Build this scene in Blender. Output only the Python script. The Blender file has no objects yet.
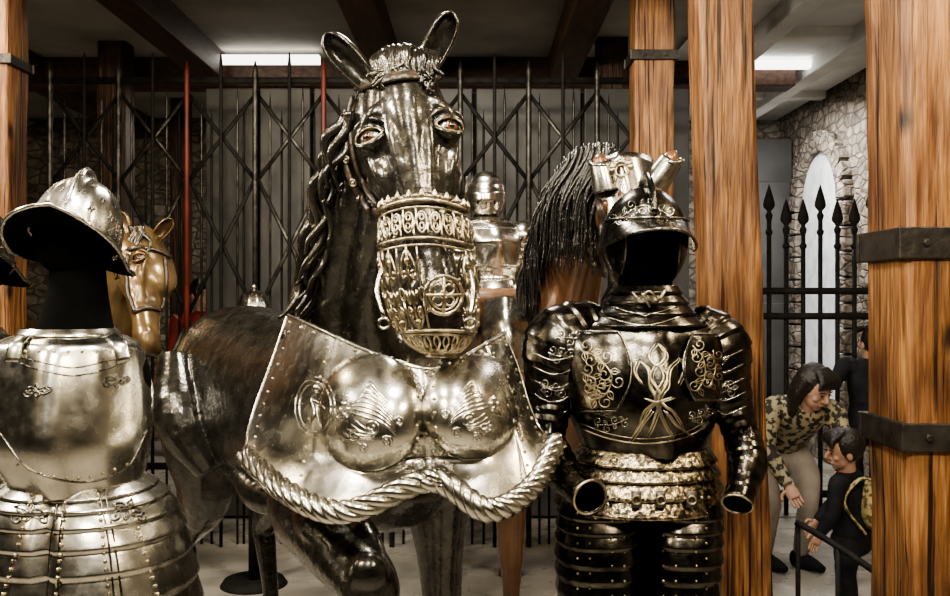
import bpy, math, random
from mathutils import Vector as V, Matrix, noise
from mathutils.bvhtree import BVHTree
random.seed(7)
F=950*35/36.0; EYE=1.55
def W(px,py,y): return V(((px-475)/F*y, y, EYE+(298-py)/F*y))
pi=math.pi
# ------------------------------------------------------------ materials
def mat(name,c1,c2=None,metal=0.0,rough=0.5,nscale=6,stretch=(1,1,1),bump=0.0,bscale=40,rvar=0.0,emit=0,ramp=(0.35,0.65),coat=0,spec=None,bdist=0.01,crough=.12):
    m=bpy.data.materials.new(name); m.use_nodes=True; nt=m.node_tree; n=nt.nodes; l=nt.links
    b=n['Principled BSDF']; b.inputs['Metallic'].default_value=metal; b.inputs['Roughness'].default_value=rough
    if spec is not None: b.inputs['Specular IOR Level'].default_value=spec
    if coat: b.inputs['Coat Weight'].default_value=coat; b.inputs['Coat Roughness'].default_value=crough
    tc=n.new('ShaderNodeTexCoord'); mp=n.new('ShaderNodeMapping'); mp.inputs['Scale'].default_value=stretch
    l.new(tc.outputs['Object'],mp.inputs['Vector'])
    nz=n.new('ShaderNodeTexNoise'); nz.inputs['Scale'].default_value=nscale; nz.inputs['Detail'].default_value=6
    l.new(mp.outputs['Vector'],nz.inputs['Vector'])
    cr=n.new('ShaderNodeValToRGB'); e=cr.color_ramp.elements
    e[0].position=ramp[0]; e[1].position=ramp[1]
    e[0].color=(*c1,1); e[1].color=(*(c2 or c1),1)
    l.new(nz.outputs['Fac'],cr.inputs['Fac']); l.new(cr.outputs['Color'],b.inputs['Base Color'])
    if rvar:
        mr=n.new('ShaderNodeMapRange'); mr.inputs['From Min'].default_value=0.3; mr.inputs['From Max'].default_value=0.7
        mr.inputs['To Min'].default_value=max(0.02,rough-rvar); mr.inputs['To Max'].default_value=rough+rvar
        n2=n.new('ShaderNodeTexNoise'); n2.inputs['Scale'].default_value=nscale*2.3; n2.inputs['Detail'].default_value=8
        l.new(mp.outputs['Vector'],n2.inputs['Vector']); l.new(n2.outputs['Fac'],mr.inputs['Value']); l.new(mr.outputs['Result'],b.inputs['Roughness'])
    if bump:
        n3=n.new('ShaderNodeTexNoise'); n3.inputs['Scale'].default_value=bscale; n3.inputs['Detail'].default_value=4
        l.new(mp.outputs['Vector'],n3.inputs['Vector'])
        bp=n.new('ShaderNodeBump'); bp.inputs['Strength'].default_value=bump; bp.inputs['Distance'].default_value=bdist
        l.new(n3.outputs['Fac'],bp.inputs['Height']); l.new(bp.outputs['Normal'],b.inputs['Normal'])
        if coat: l.new(bp.outputs['Normal'],b.inputs['Coat Normal'])
    if emit:
        l.new(cr.outputs['Color'],b.inputs['Emission Color']); b.inputs['Emission Strength'].default_value=emit
    return m
steel=mat('polished_steel',(0.42,0.40,0.35),(0.60,0.575,0.51),1,0.25,14,bump=0.16,bscale=8,rvar=0.05,bdist=0.012)
steel_b=mat('bright_steel',(0.52,0.50,0.44),(0.74,0.71,0.64),1,0.23,14,bump=0.15,bscale=14,rvar=0.05)
steel_d=mat('dark_steel',(0.10,0.093,0.082),(0.25,0.235,0.205),1,0.26,12,bump=0.2,bscale=20,rvar=0.08)
blacka=mat('blackened_armour',(0.028,0.026,0.022),(0.11,0.10,0.082),1,0.23,22,bump=0.3,bscale=26,rvar=0.06,bdist=.006)
goldetch=mat('etched_gilt_steel',(0.07,0.06,0.045),(0.48,0.40,0.26),1,0.27,70,bump=0.4,bscale=70,ramp=(0.42,0.60))
brass=mat('aged_brass',(0.22,0.185,0.125),(0.66,0.58,0.43),1,0.28,40,bump=0.3,bscale=90)
gilt=mat('gilt_inlay',(0.30,0.26,0.18),(0.58,0.51,0.37),1,0.3,30)
horsem=mat('black_lacquered_horse',(0.022,0.020,0.017),(0.060,0.055,0.045),0.7,0.27,18,bump=0.4,bscale=30,rvar=0.06,coat=0.8,bdist=.006,crough=.14)
manem=mat('carved_mane',(0.018,0.016,0.014),(0.07,0.062,0.048),0.75,0.26,10,bump=0.8,bscale=30,stretch=(1,1,.4),coat=.4)
brownh=mat('brown_lacquer_horse',(0.11,0.052,0.026),(0.23,0.115,0.06),0.25,0.25,4,bump=0.15,bscale=20,coat=0.5)
goldh=mat('golden_lacquer_horse',(0.085,0.052,0.022),(0.24,0.16,0.075),0.5,0.27,6,coat=0.4,bump=.2,bscale=20)
hair=mat('black_horsehair',(0.008,0.007,0.006),(0.03,0.026,0.022),0.2,0.28,30,bump=0.5,bscale=70,coat=0.4)
leather=mat('dark_leather',(0.02,0.014,0.01),(0.06,0.042,0.03),0,0.33,30,bump=0.3,bscale=80,coat=.2)
brownl=mat('brown_leather',(0.10,0.05,0.025),(0.2,0.11,0.06),0,0.4,20)
void=mat('matte_black',(0.003,0.003,0.003),(0.005,0.005,0.005),0,1.0,spec=0.05)  # flat black; also paints the shade inside hollow helmets and cuffs
iron=mat('wrought_iron',(0.008,0.0075,0.007),(0.018,0.017,0.015),0,0.7,20,bump=0.3,bscale=60,spec=.25)
polem=mat('dull_iron_pole',(0.035,0.033,0.029),(0.11,0.10,0.088),0.8,0.42,20,bump=0.3,bscale=60)
ironband=mat('iron_band',(0.025,0.022,0.020),(0.055,0.048,0.042),0.5,0.42,20,bump=0.3,bscale=50)
eyeb=mat('glass_eye_dark',(0.010,0.005,0.003),(0.016,0.008,0.005),0,0.05,coat=1)
eyem=mat('amber_eye',(0.06,0.024,0.010),(0.18,0.075,0.028),0,0.08,60,coat=1)
redp=mat('red_pole',(0.09,0.018,0.012),(0.18,0.035,0.022),0.1,0.45)
panel=mat('dark_wall_panel',(0.055,0.054,0.052),(0.080,0.078,0.074),0,0.45,3,bump=0.1)
plaster=mat('plaster_ceiling',(0.30,0.285,0.25),(0.42,0.40,0.35),0,0.8,2)
darkpl=mat('dark_plaster',(0.05,0.046,0.042),(0.08,0.072,0.064),0,0.8,2)
plasterw=mat('white_painted_plaster',(0.62,0.62,0.60),(0.78,0.78,0.76),0,0.7,3)
beamm=mat('ceiling_beam_wood',(0.045,0.023,0.013),(0.10,0.05,0.028),0,0.55,8,stretch=(3,.4,3),bump=0.4)
floorm=mat('stone_floor',(0.26,0.24,0.21),(0.46,0.43,0.38),0,0.32,3,bump=0.1,rvar=0.1)
skin=mat('skin',(0.40,0.23,0.16),(0.48,0.29,0.205),0,0.5,8)
dhair=mat('dark_hair',(0.008,0.006,0.005),(0.02,0.014,0.010),0,0.4,60,bump=0.6,bscale=90)
camo=mat('patterned_jacket',(0.03,0.024,0.016),(0.36,0.31,0.20),0,0.75,30,ramp=(0.47,0.53),bump=0.5,bscale=20)
pants=mat('pale_trousers',(0.28,0.24,0.21),(0.38,0.335,0.30),0,0.8,10,bump=0.5,bscale=14)
blackc=mat('black_cloth',(0.008,0.008,0.010),(0.018,0.018,0.022),0,0.8,12,bump=0.5,bscale=15,spec=.2)
ycamo=mat('yellow_pattern_cloth',(0.10,0.08,0.03),(0.50,0.42,0.2),0,0.7,32,ramp=(0.44,0.54))
redc=mat('red_cloth',(0.16,0.018,0.012),(0.26,0.025,0.02),0,0.7,12)
lampm=mat('lamp_tube',(1,0.97,0.9),None,0,0.5,emit=4)
winm=mat('arch_window_pane',(0.52,0.53,0.54),(0.76,0.77,0.78),0,0.5,7,emit=0.40)
def woodmat(name,ca,cb,cc):
    m=bpy.data.materials.new(name); m.use_nodes=True; nt=m.node_tree; n=nt.nodes; l=nt.links; b=n['Principled BSDF']
    b.inputs['Roughness'].default_value=0.5
    tc=n.new('ShaderNodeTexCoord')
    def ns(sc,st,det=8,dist=0):
        mp=n.new('ShaderNodeMapping'); mp.inputs['Scale'].default_value=st; l.new(tc.outputs['Object'],mp.inputs['Vector'])
        x=n.new('ShaderNodeTexNoise'); x.inputs['Scale'].default_value=sc; x.inputs['Detail'].default_value=det; x.inputs['Distortion'].default_value=dist
        l.new(mp.outputs['Vector'],x.inputs['Vector']); return x.outputs['Fac']
    def ramp(f,p0,c0,p1,c1):
        r=n.new('ShaderNodeValToRGB'); r.color_ramp.elements[0].position=p0; r.color_ramp.elements[0].color=(*c0,1); r.color_ramp.elements[1].position=p1; r.color_ramp.elements[1].color=(*c1,1); l.new(f,r.inputs['Fac']); return r
    g=ns(16,(6,6,.22),12,0.5); cr=ramp(g,.32,ca,.68,cc); x=cr.color_ramp.elements.new(.5); x.color=(*cb,1)
    c2=ramp(ns(9,(7,7,.12),5,0.5),.36,(.08,.05,.04),.43,(1,1,1))
    c3=ramp(ns(3.4,(1.6,1.6,.6),8),.36,(.34,.28,.24),.62,(1,1,1))
    c5=ramp(ns(40,(1,1,.12),4),.35,(.60,.54,.5),.6,(1,1,1))
    vo=n.new('ShaderNodeTexVoronoi'); vo.inputs['Scale'].default_value=4.6
    mp=n.new('ShaderNodeMapping'); mp.inputs['Scale'].default_value=(1,1,.55); l.new(tc.outputs['Object'],mp.inputs['Vector']); l.new(mp.outputs['Vector'],vo.inputs['Vector'])
    c4=ramp(vo.outputs['Distance'],.05,(.10,.06,.05),.15,(1,1,1))
    def mul(a,bb):
        mx=n.new('ShaderNodeMix'); mx.data_type='RGBA'; mx.blend_type='MULTIPLY'; mx.inputs['Factor'].default_value=1; l.new(a,mx.inputs[6]); l.new(bb,mx.inputs[7]); return mx.outputs[2]
    r=mul(mul(mul(mul(cr.outputs['Color'],c2.outputs['Color']),c3.outputs['Color']),c4.outputs['Color']),c5.outputs['Color']); l.new(r,b.inputs['Base Color'])
    bp=n.new('ShaderNodeBump'); bp.inputs['Strength'].default_value=.8; bp.inputs['Distance'].default_value=.01; l.new(mul(c5.outputs['Color'],c2.outputs['Color']),bp.inputs['Height']); l.new(bp.outputs['Normal'],b.inputs['Normal'])
    return m
wood=woodmat('oiled_timber',(0.15,0.064,0.024),(0.33,0.155,0.058),(0.46,0.25,0.10))
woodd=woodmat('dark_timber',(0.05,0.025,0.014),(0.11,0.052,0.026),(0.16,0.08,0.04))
def stonemat(name,ca,cb,scale=3.5,st=(1,1,1.7)):
    m=bpy.data.materials.new(name); m.use_nodes=True; nt=m.node_tree; n=nt.nodes; l=nt.links; b=n['Principled BSDF']; b.inputs['Roughness'].default_value=.85
    tc=n.new('ShaderNodeTexCoord'); mp=n.new('ShaderNodeMapping'); mp.inputs['Scale'].default_value=st; l.new(tc.outputs['Object'],mp.inputs['Vector'])
    v=n.new('ShaderNodeTexVoronoi'); v.feature='DISTANCE_TO_EDGE'; v.inputs['Scale'].default_value=scale; l.new(mp.outputs['Vector'],v.inputs['Vector'])
    v2=n.new('ShaderNodeTexVoronoi'); v2.inputs['Scale'].default_value=scale; l.new(mp.outputs['Vector'],v2.inputs['Vector'])
    nz=n.new('ShaderNodeTexNoise'); nz.inputs['Scale'].default_value=9; nz.inputs['Detail'].default_value=8; l.new(tc.outputs['Object'],nz.inputs['Vector'])
    cr=n.new('ShaderNodeValToRGB'); cr.color_ramp.elements[0].position=.0; cr.color_ramp.elements[0].color=(.5,.46,.42,1); cr.color_ramp.elements[1].position=.12; l.new(v.outputs['Distance'],cr.inputs['Fac'])
    c=n.new('ShaderNodeValToRGB'); c.color_ramp.elements[0].color=(*ca,1); c.color_ramp.elements[1].color=(*cb,1); l.new(v2.outputs['Color'],c.inputs['Fac'])
    def mul(a,bb):
        mx=n.new('ShaderNodeMix'); mx.data_type='RGBA'; mx.blend_type='MULTIPLY'; mx.inputs['Factor'].default_value=1; l.new(a,mx.inputs[6]); l.new(bb,mx.inputs[7]); return mx.outputs[2]
    c3=n.new('ShaderNodeValToRGB'); c3.color_ramp.elements[0].position=.35; c3.color_ramp.elements[0].color=(.45,.42,.4,1); c3.color_ramp.elements[1].position=.65; l.new(nz.outputs['Fac'],c3.inputs['Fac'])
    l.new(mul(mul(cr.outputs['Color'],c.outputs['Color']),c3.outputs['Color']),b.inputs['Base Color'])
    bp=n.new('ShaderNodeBump'); bp.inputs['Strength'].default_value=.8; bp.inputs['Distance'].default_value=.04; l.new(mul(cr.outputs['Color'],c3.outputs['Color']),bp.inputs['Height']); l.new(bp.outputs['Normal'],b.inputs['Normal'])
    return m
stone=stonemat('rubble_stone',(.20,.175,.145),(.42,.375,.31),6.5)
# ------------------------------------------------------------ mesh tools
def cr4(a,b,c,d,t): return 0.5*((2*b)+(c-a)*t+(2*a-5*b+4*c-d)*t*t+(3*b-a-3*c+d)*t**3)
def spl(pts,sub,closed=False):
    n=len(pts); out=[]
    if closed:
        for i in range(n):
            for k in range(sub): out.append(cr4(pts[(i-1)%n],pts[i],pts[(i+1)%n],pts[(i+2)%n],k/sub))
        return out
    for i in range(n-1):
        a=pts[i-1] if i>0 else pts[0]*2-pts[1]; d=pts[i+2] if i+2<n else pts[-1]*2-pts[-2]
        for k in range(sub): out.append(cr4(a,pts[i],pts[i+1],d,k/sub))
    out.append(pts[-1]); return out
class MB:
    def __init__(s): s.v=[];s.f=[];s.m=[]
    def add(s,vs,fs,m=0):
        o=len(s.v); s.v+=[V(x) for x in vs]; s.f+=[tuple(i+o for i in f) for f in fs]; s.m+=[m]*len(fs)
    def sweep(s,P,R,ref,n=12,m=0,cap=True,ex=2.0,closed=False,lam=None,N=None):
        k=len(P); vs=[]
        for i,p in enumerate(P):
            a=P[(i-1)%k] if (closed or i>0) else P[0]; b=P[(i+1)%k] if (closed or i<k-1) else P[-1]
            t=(b-a)
            if t.length<1e-9: t=V((0,0,1))
            t.normalize()
            rr=ref if N is None else t.cross(N[i])
            sd=rr-t*rr.dot(t)
            if sd.length<.05: 
                o=V((0,1,0)) if abs(t.y)<.9 else V((0,0,1)); sd=o-t*o.dot(t)
            sd.normalize(); w=t.cross(sd); ra,rb=R[i]
            if lam:
                fr=(i/(k-1)*lam[0])%1.0; g=1+lam[1]*(fr-.5); ra*=g; rb*=g
            for j in range(n):
                q=2*pi*j/n; c=math.cos(q); z=math.sin(q)
                vs.append(p+sd*ra*math.copysign(abs(c)**(2/ex),c)+w*rb*math.copysign(abs(z)**(2/ex),z))
        fs=[]
        for i in range(k if closed else k-1):
            for j in range(n):
                i2=(i+1)%k; fs.append((i*n+j,i*n+(j+1)%n,i2*n+(j+1)%n,i2*n+j))
        if cap and not closed:
            fs.append(tuple(range(n-1,-1,-1))); fs.append(tuple((k-1)*n+j for j in range(n)))
        s.add(vs,fs,m)
    def tube(s,pts,rad,ref=(1,0,0),n=12,sub=4,**kw):
        pts=[V(p) for p in pts]
        if not isinstance(rad,(list,tuple)): rad=[rad]*len(pts)
        rad=[V((r,r)) if not isinstance(r,(list,tuple)) else V(r) for r in rad]
        cl=kw.get('closed',False)
        P=spl(pts,sub,cl); R=[(max(1e-4,r[0]),max(1e-4,r[1])) for r in spl(rad,sub,cl)]
        s.sweep(P,R,V(ref),n=n,**kw)
    def ell(s,c,r,ax=None,nu=20,nv=12,m=0,flt=None):
        c=V(c); r=V(r) if isinstance(r,(list,tuple,V)) else V((r,r,r)); ax=ax or (V((1,0,0)),V((0,1,0)),V((0,0,1)))
        vs=[];fs=[]
        for i in range(nv+1):
            a=pi*i/nv
            for j in range(nu):
                b=2*pi*j/nu; vs.append(c+ax[0]*r[0]*math.sin(a)*math.cos(b)+ax[1]*r[1]*math.sin(a)*math.sin(b)+ax[2]*r[2]*math.cos(a))
        for i in range(nv):
            for j in range(nu):
                q=(i*nu+j,(i+1)*nu+j,(i+1)*nu+(j+1)%nu,i*nu+(j+1)%nu)
                if flt and not flt(sum((vs[x] for x in q),V((0,0,0)))/4-c): continue
                fs.append(q)
        s.add(vs,fs,m)
    def box(s,c,h,m=0,rot=None,seg=1):
        c=V(c); vs=[]
        for x in(-1,1):
            for y in(-1,1):
                for z in(-1,1):
                    p=V((x*h[0],y*h[1],z*h[2])); p=rot@p if rot else p; vs.append(c+p)
        s.add(vs,[(0,1,3,2),(4,6,7,5),(0,4,5,1),(2,3,7,6),(0,2,6,4),(1,5,7,3)],m)
    def grid(s,fn,nu,nv,cu=False,m=0):
        vs=[];fs=[]; L=nu if cu else nu+1
        for j in range(nv+1):
            for i in range(L): vs.append(fn(i/nu,j/nv))
        for j in range(nv):
            for i in range(nu): fs.append((j*L+i,j*L+(i+1)%L,(j+1)*L+(i+1)%L,(j+1)*L+i))
        s.add(vs,fs,m)
    def ring(s,c,ax1,ax2,r,w,n=8,seg=20,m=0):
        P=[V(c)+ax1*math.cos(2*pi*i/seg)*r+ax2*math.sin(2*pi*i/seg)*r for i in range(seg)]
        s.sweep(P,[(w,w)]*seg,ax1.cross(ax2),n=n,m=m,closed=True)
    def rivet(s,p,nr,r=.005,m=0):
        s.ell(p,(r,r,r),nu=8,nv=6,m=m)
    def bvh(s): return BVHTree.FromPolygons(s.v,s.f)
    def obj(s,name,mats,parent=None,mods=(),smooth=True):
        me=bpy.data.meshes.new(name); me.from_pydata([tuple(v) for v in s.v],[],s.f)
        for q in (mats if isinstance(mats,(list,tuple)) else [mats]): me.materials.append(q)
        for p,mi in zip(me.polygons,s.m): p.material_index=mi; p.use_smooth=smooth
        me.update(); o=bpy.data.objects.new(name,me); bpy.context.scene.collection.objects.link(o)
        if parent: o.parent=parent
        for md in mods:
            x=o.modifiers.new(md[0],md[0])
            for k,val in md[1].items(): setattr(x,k,val)
        return o
def vox(mb,name,mt,parent,size,it=6,fac=.6):
    return mb.obj(name,mt,parent,[('REMESH',dict(mode='VOXEL',voxel_size=size,use_smooth_shade=True)),('SMOOTH',dict(iterations=it,factor=fac))])
def empty(name,loc=(0,0,0)):
    e=bpy.data.objects.new(name,None); e.empty_display_size=.1; bpy.context.scene.collection.objects.link(e); return e
SOL=lambda t:('SOLIDIFY',dict(thickness=t,offset=0))
def hit(bv,px,py,off=.002):
    o=V((0,0,EYE)); d=(W(px,py,1.0)-o).normalized(); h=bv.ray_cast(o,d)
    if h[0] is None: return None
    n=h[1]; n=-n if n.dot(d)>0 else n
    return h[0]+n*off, n
def ppath(bv,pts,off=.003,sub=6):
    P=[];N=[]
    for q in spl([V((a,b)) for a,b in pts],sub):
        h=hit(bv,q[0],q[1],off)
        if h: P.append(h[0]);N.append(h[1])
    return P,N
def strap(mb,P,N,w,t,m=0):
    if len(P)<2: return
    for _ in range(2):
        P=[P[0]]+[(P[i-1]+P[i]*2+P[i+1])/4 for i in range(1,len(P)-1)]+[P[-1]]
        N=[N[0]]+[((N[i-1]+N[i]*2+N[i+1])/4).normalized() for i in range(1,len(N)-1)]+[N[-1]]
    mb.sweep(P,[(w,t)]*len(P),V((1,0,0)),n=8,m=m,ex=3,N=N)
def wire(mb,bv,pts,r=.003,m=0,off=.0035,sub=6,taper=False):
    P,N=ppath(bv,pts,off,sub); k=len(P)
    if k>1: mb.sweep(P,[((r,r*.6) if not taper else (r*(.25+.75*math.sin(pi*i/(k-1))),r*.6*(.25+.75*math.sin(pi*i/(k-1))))) for i in range(k)],V((1,0,0)),n=6,m=m,N=N)
def scroll(mb,bv,cx,cy,r,turns=1.4,a0=0,sg=1,w=.003,m=0):
    pts=[(cx+r*(1-.8*t)*math.cos(a0+sg*turns*2*pi*t),cy+r*(1-.8*t)*math.sin(a0+sg*turns*2*pi*t)) for t in [i/14 for i in range(15)]]
    wire(mb,bv,pts,w,m,sub=3)
def leaf(mb,bv,x,y,a,l,w=.0022):
    dx,dy=math.cos(a)*l,math.sin(a)*l; nx,ny=-dy*.28,dx*.28
    for s in(-1,1): wire(mb,bv,[(x,y),(x+dx*.45+nx*s,y+dy*.45+ny*s),(x+dx,y+dy)],w,sub=4)
    wire(mb,bv,[(x,y),(x+dx*.8,y+dy*.8)],w*.8,sub=4)
def vine(mb,bv,pts,r=6,w=.002):
    Q=spl([V(p) for p in pts],4); wire(mb,bv,[tuple(q) for q in Q],w,sub=2)
    for i in range(1,len(Q)-1,2):
        t=Q[i+1]-Q[i-1]; a=math.atan2(t.y,t.x); s=1 if (i//2)%2 else -1
        scroll(mb,bv,Q[i].x+math.cos(a+s*pi/2)*r*.9,Q[i].y+math.sin(a+s*pi/2)*r*.9,r,1.2,a-s*pi/2,s,w*.9)
        leaf(mb,bv,Q[i].x,Q[i].y,a-s*1.0,r*1.5,w*.8)
def rings(mb,secs,n=48,sub=6,ex=2.2,bump=None,m=0,lam=None,yaw=0,cap=False):
    S=spl([V((*W(a,b,c),d/F*c,e)) for a,b,c,d,e in secs],sub); k=len(S); vs=[];fs=[]
    for i,q in enumerate(S):
        cx=V((q[0],q[1],q[2])); t=i/(k-1)
        for j in range(n):
            th=2*pi*j/n; c=math.cos(th); z=math.sin(th); g=0
            if lam: g+=lam[1]*((t*lam[0])%1.0)
            if bump: g+=bump(th,t)
            a=q[3]+g; b=q[4]+g
            p=V((a*math.copysign(abs(c)**(2/ex),c), b*math.copysign(abs(z)**(2/ex),z),0))
            if yaw: p=Matrix.Rotation(yaw,3,'Z')@p
            vs.append(cx+p)
    for i in range(k-1):
        for j in range(n): fs.append((i*n+j,i*n+(j+1)%n,(i+1)*n+(j+1)%n,(i+1)*n+j))
    if cap: fs.append(tuple(range(n-1,-1,-1))); fs.append(tuple((k-1)*n+j for j in range(n)))
    mb.add(vs,fs,m)
def patch(mb,rows,nu,nv,bump=None,m=0):
    R=[[W(*p) for p in r] for r in rows]
    RR=[spl(r,nu) for r in R]; C=len(RR[0])
    cols=[spl([r[i] for r in RR],nv) for i in range(C)]; K=len(cols[0]); vs=[];fs=[]
    for j in range(K):
        for i in range(C):
            p=cols[i][j].copy()
            if bump: p=bump(p,i/(C-1),j/(K-1))
            vs.append(p)
    for j in range(K-1):
        for i in range(C-1): fs.append((j*C+i,j*C+i+1,(j+1)*C+i+1,(j+1)*C+i))
    mb.add(vs,fs,m); return vs,C,K
def overplate(mb,rim,bv,fl,fr,y0,y1,off,nu=20,nv=20):
    P={}
    for j in range(nv+1):
        v=j/nv; a=fl(v); b=fr(v)
        for i in range(nu+1):
            u=i/nu; h=hit(bv,a+(b-a)*u,y0+(y1-y0)*v,off+.008*math.sin(pi*u)*math.sin(pi*min(1,v*1.1)))
            if h: P[(i,j)]=h[0]
    idx={k:n for n,k in enumerate(P)}
    fs=[(idx[(i,j)],idx[(i+1,j)],idx[(i+1,j+1)],idx[(i,j+1)]) for j in range(nv) for i in range(nu) if all(q in idx for q in((i,j),(i+1,j),(i+1,j+1),(i,j+1)))]
    mb.add(list(P.values()),fs)
    loop=[(i,0) for i in range(nu)]+[(nu,j) for j in range(nv)]+[(i,nv) for i in range(nu,0,-1)]+[(0,j) for j in range(nv,0,-1)]
    L=[P[q] for q in loop if q in P]
    if len(L)>8: rim.sweep(L,[(.0035,.0035)]*len(L),V((0,1,0)),n=8,closed=True)
# ------------------------------------------------------------ horses
def ear(mb,base,tip,opn,w,m=0,nu=14):
    base=V(base);tip=V(tip);ax=(tip-base); L=ax.length; a=ax.normalized(); o=V(opn)-a*V(opn).dot(a); o.normalize(); s=a.cross(o)
    def f(u,v):
        wd=w*(.75+.8*v)*math.sqrt(max(0,1-v**2.4)); ph=(u-.5)*2*2.15
        return base+ax*v+s*math.sin(ph)*wd-o*math.cos(ph)*wd*.8
    mb.grid(f,nu,12,m=m)
HEAD=[(-.06,.06,.07,0.05),(.0,.088,.10,.03),(.12,.108,.125,.02),(.24,.124,.148,.028),(.34,.116,.155,.035),(.45,.086,.13,.025),(.57,.060,.098,.005),(.72,.054,.078,-.005),(.86,.062,.072,-.012),(.96,.056,.06,-.005),(1.02,.03,.038,0)]
def head_frame(poll,nose,side):
    L=nose-poll; ln=L.length; L=L.normalized(); S=(side-L*side.dot(L)).normalized(); Fr=L.cross(S)
    if Fr.y>0: Fr=-Fr
    return L,S,Fr,ln
def horse_head(mb,poll,nose,side,k):
    L,S,Fr,ln=head_frame(poll,nose,side)
    P=[poll+L*ln*s-Fr*(off*1.0*k) for s,hw,hd,off in HEAD]
    pts=spl(P,5); R=[(r[0],r[1]) for r in spl([V((hw*k,hd*k)) for s,hw,hd,off in HEAD],5)]
    mb.sweep(pts,R,S,n=32,ex=2.3)
    pt=lambda s,x,f: poll+L*ln*s+S*x*k+Fr*f*k
    for sg in(-1,1):
        mb.tube([pt(.18,sg*.045,.10),pt(.21,sg*.08,.10),pt(.255,sg*.106,.078),pt(.32,sg*.116,.05)],[.016*k,.022*k,.020*k,.010*k],S,sub=4)
        mb.tube([pt(.35,sg*.104,.07),pt(.42,sg*.090,.074),pt(.51,sg*.068,.066),pt(.63,sg*.050,.052)],[.013*k,.018*k,.012*k,.006*k],S,sub=4)
        mb.tube([pt(.36,sg*.080,.09),pt(.45,sg*.058,.088),pt(.55,sg*.050,.070)],[.004*k,.008*k,.004*k],S,sub=4)
        mb.ell(pt(.37,sg*.076,-.06),(.05*k,.12*k,.10*k),(S,L,Fr))
        mb.tube([pt(.12,sg*.03,.095),pt(.30,sg*.038,.105),pt(.5,sg*.026,.090),pt(.70,sg*.022,.070),pt(.8,sg*.02,.055)],[.028*k,.026*k,.020*k,.016*k,.012*k],S)
        mb.tube([pt(.81,sg*.026,.058),pt(.85,sg*.05,.05),pt(.90,sg*.058,.03),pt(.92,sg*.045,.015)],[.010*k,.015*k,.014*k,.008*k],S)
    mb.tube([pt(.02,0,.06),pt(.2,0,.105),pt(.4,0,.10),pt(.7,0,.070)],[.05*k,.05*k,.030*k,.020*k],S)
    mb.ell(pt(.97,0,-.03),(.045*k,.04*k,.04*k),(S,L,Fr))
    return pt,(L,S,Fr,ln)
def horse_body(mb,rump,chest,hw,hh,front_raise=None):
    fd=V((chest.x-rump.x,chest.y-rump.y,0)); ln=fd.length; fd.normalize(); sd=V((-fd.y,fd.x,0)); k=hh/.33
    P=[rump-fd*.26*k+V((0,0,-.02)),rump-fd*.12*k,rump+fd*.1,rump.lerp(chest,.4)+V((0,0,-.03)),rump.lerp(chest,.7)+V((0,0,-.02)),chest-fd*.05,chest+fd*.12+V((0,0,-.02))]
    R=[(.12*k,.14*k),(hw*.85,hh*.88),(hw,hh),(hw*1.0,hh*1.0),(hw*.98,hh*1.02),(hw*.9,hh*.95),(hw*.5,hh*.55)]
    mb.tube(P,R,sd,n=32,sub=5,ex=2.15)
    g=lambda c,f,s,z: V((c.x,c.y,0))+fd*f+sd*s+V((0,0,z))
    hoofs=[]
    for sg in(-1,1):
        c=rump; s=sg*hw*.62
        mb.tube([g(c,0,s,1.15*k),g(c,.10,s*1.05,.92*k),g(c,.10,s*1.05,.74*k),g(c,-.13,s,.54*k),g(c,-.12,s,.44*k),g(c,-.07,s,.26*k),g(c,-.06,s,.13*k),g(c,.0,s,.05)],[(.16*k,.24*k),(.14*k,.22*k),(.10*k,.14*k),(.05*k,.07*k),(.042*k,.055*k),(.033*k,.038*k),(.04*k,.045*k),(.045*k,.05*k)],sd,n=20,sub=4)
        hoofs.append(g(c,.02,s,0))
        if front_raise and sg==front_raise[0]:
            mb.tube(front_raise[1],front_raise[2],sd,n=20,sub=4); continue
        c=chest-fd*.08; s=sg*hw*.58
        mb.tube([g(c,0,s,1.12*k),g(c,-.02,s*1.05,.9*k),g(c,0,s,.7*k),g(c,.02,s,.46*k),g(c,.02,s,.40*k),g(c,.02,s,.24*k),g(c,.03,s,.13*k),g(c,.07,s,.05)],[(.13*k,.2*k),(.11*k,.15*k),(.07*k,.09*k),(.055*k,.06*k),(.045*k,.045*k),(.033*k,.036*k),(.042*k,.045*k),(.045*k,.05*k)],sd,n=20,sub=4)
        hoofs.append(g(c,.09,s,0))
    return fd,sd,hoofs
def hoofset(hoofs,fd,parent,mt):
    mb=MB()
    for h in hoofs: mb.tube([h+V((0,0,.002)),h+V((0,0,.03)),h+V((0,0,.08))-fd*.02],[(.065,.07),(.062,.066),(.046,.05)],fd,n=20,sub=3)
    mb.obj('hooves',mt,parent)
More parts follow.
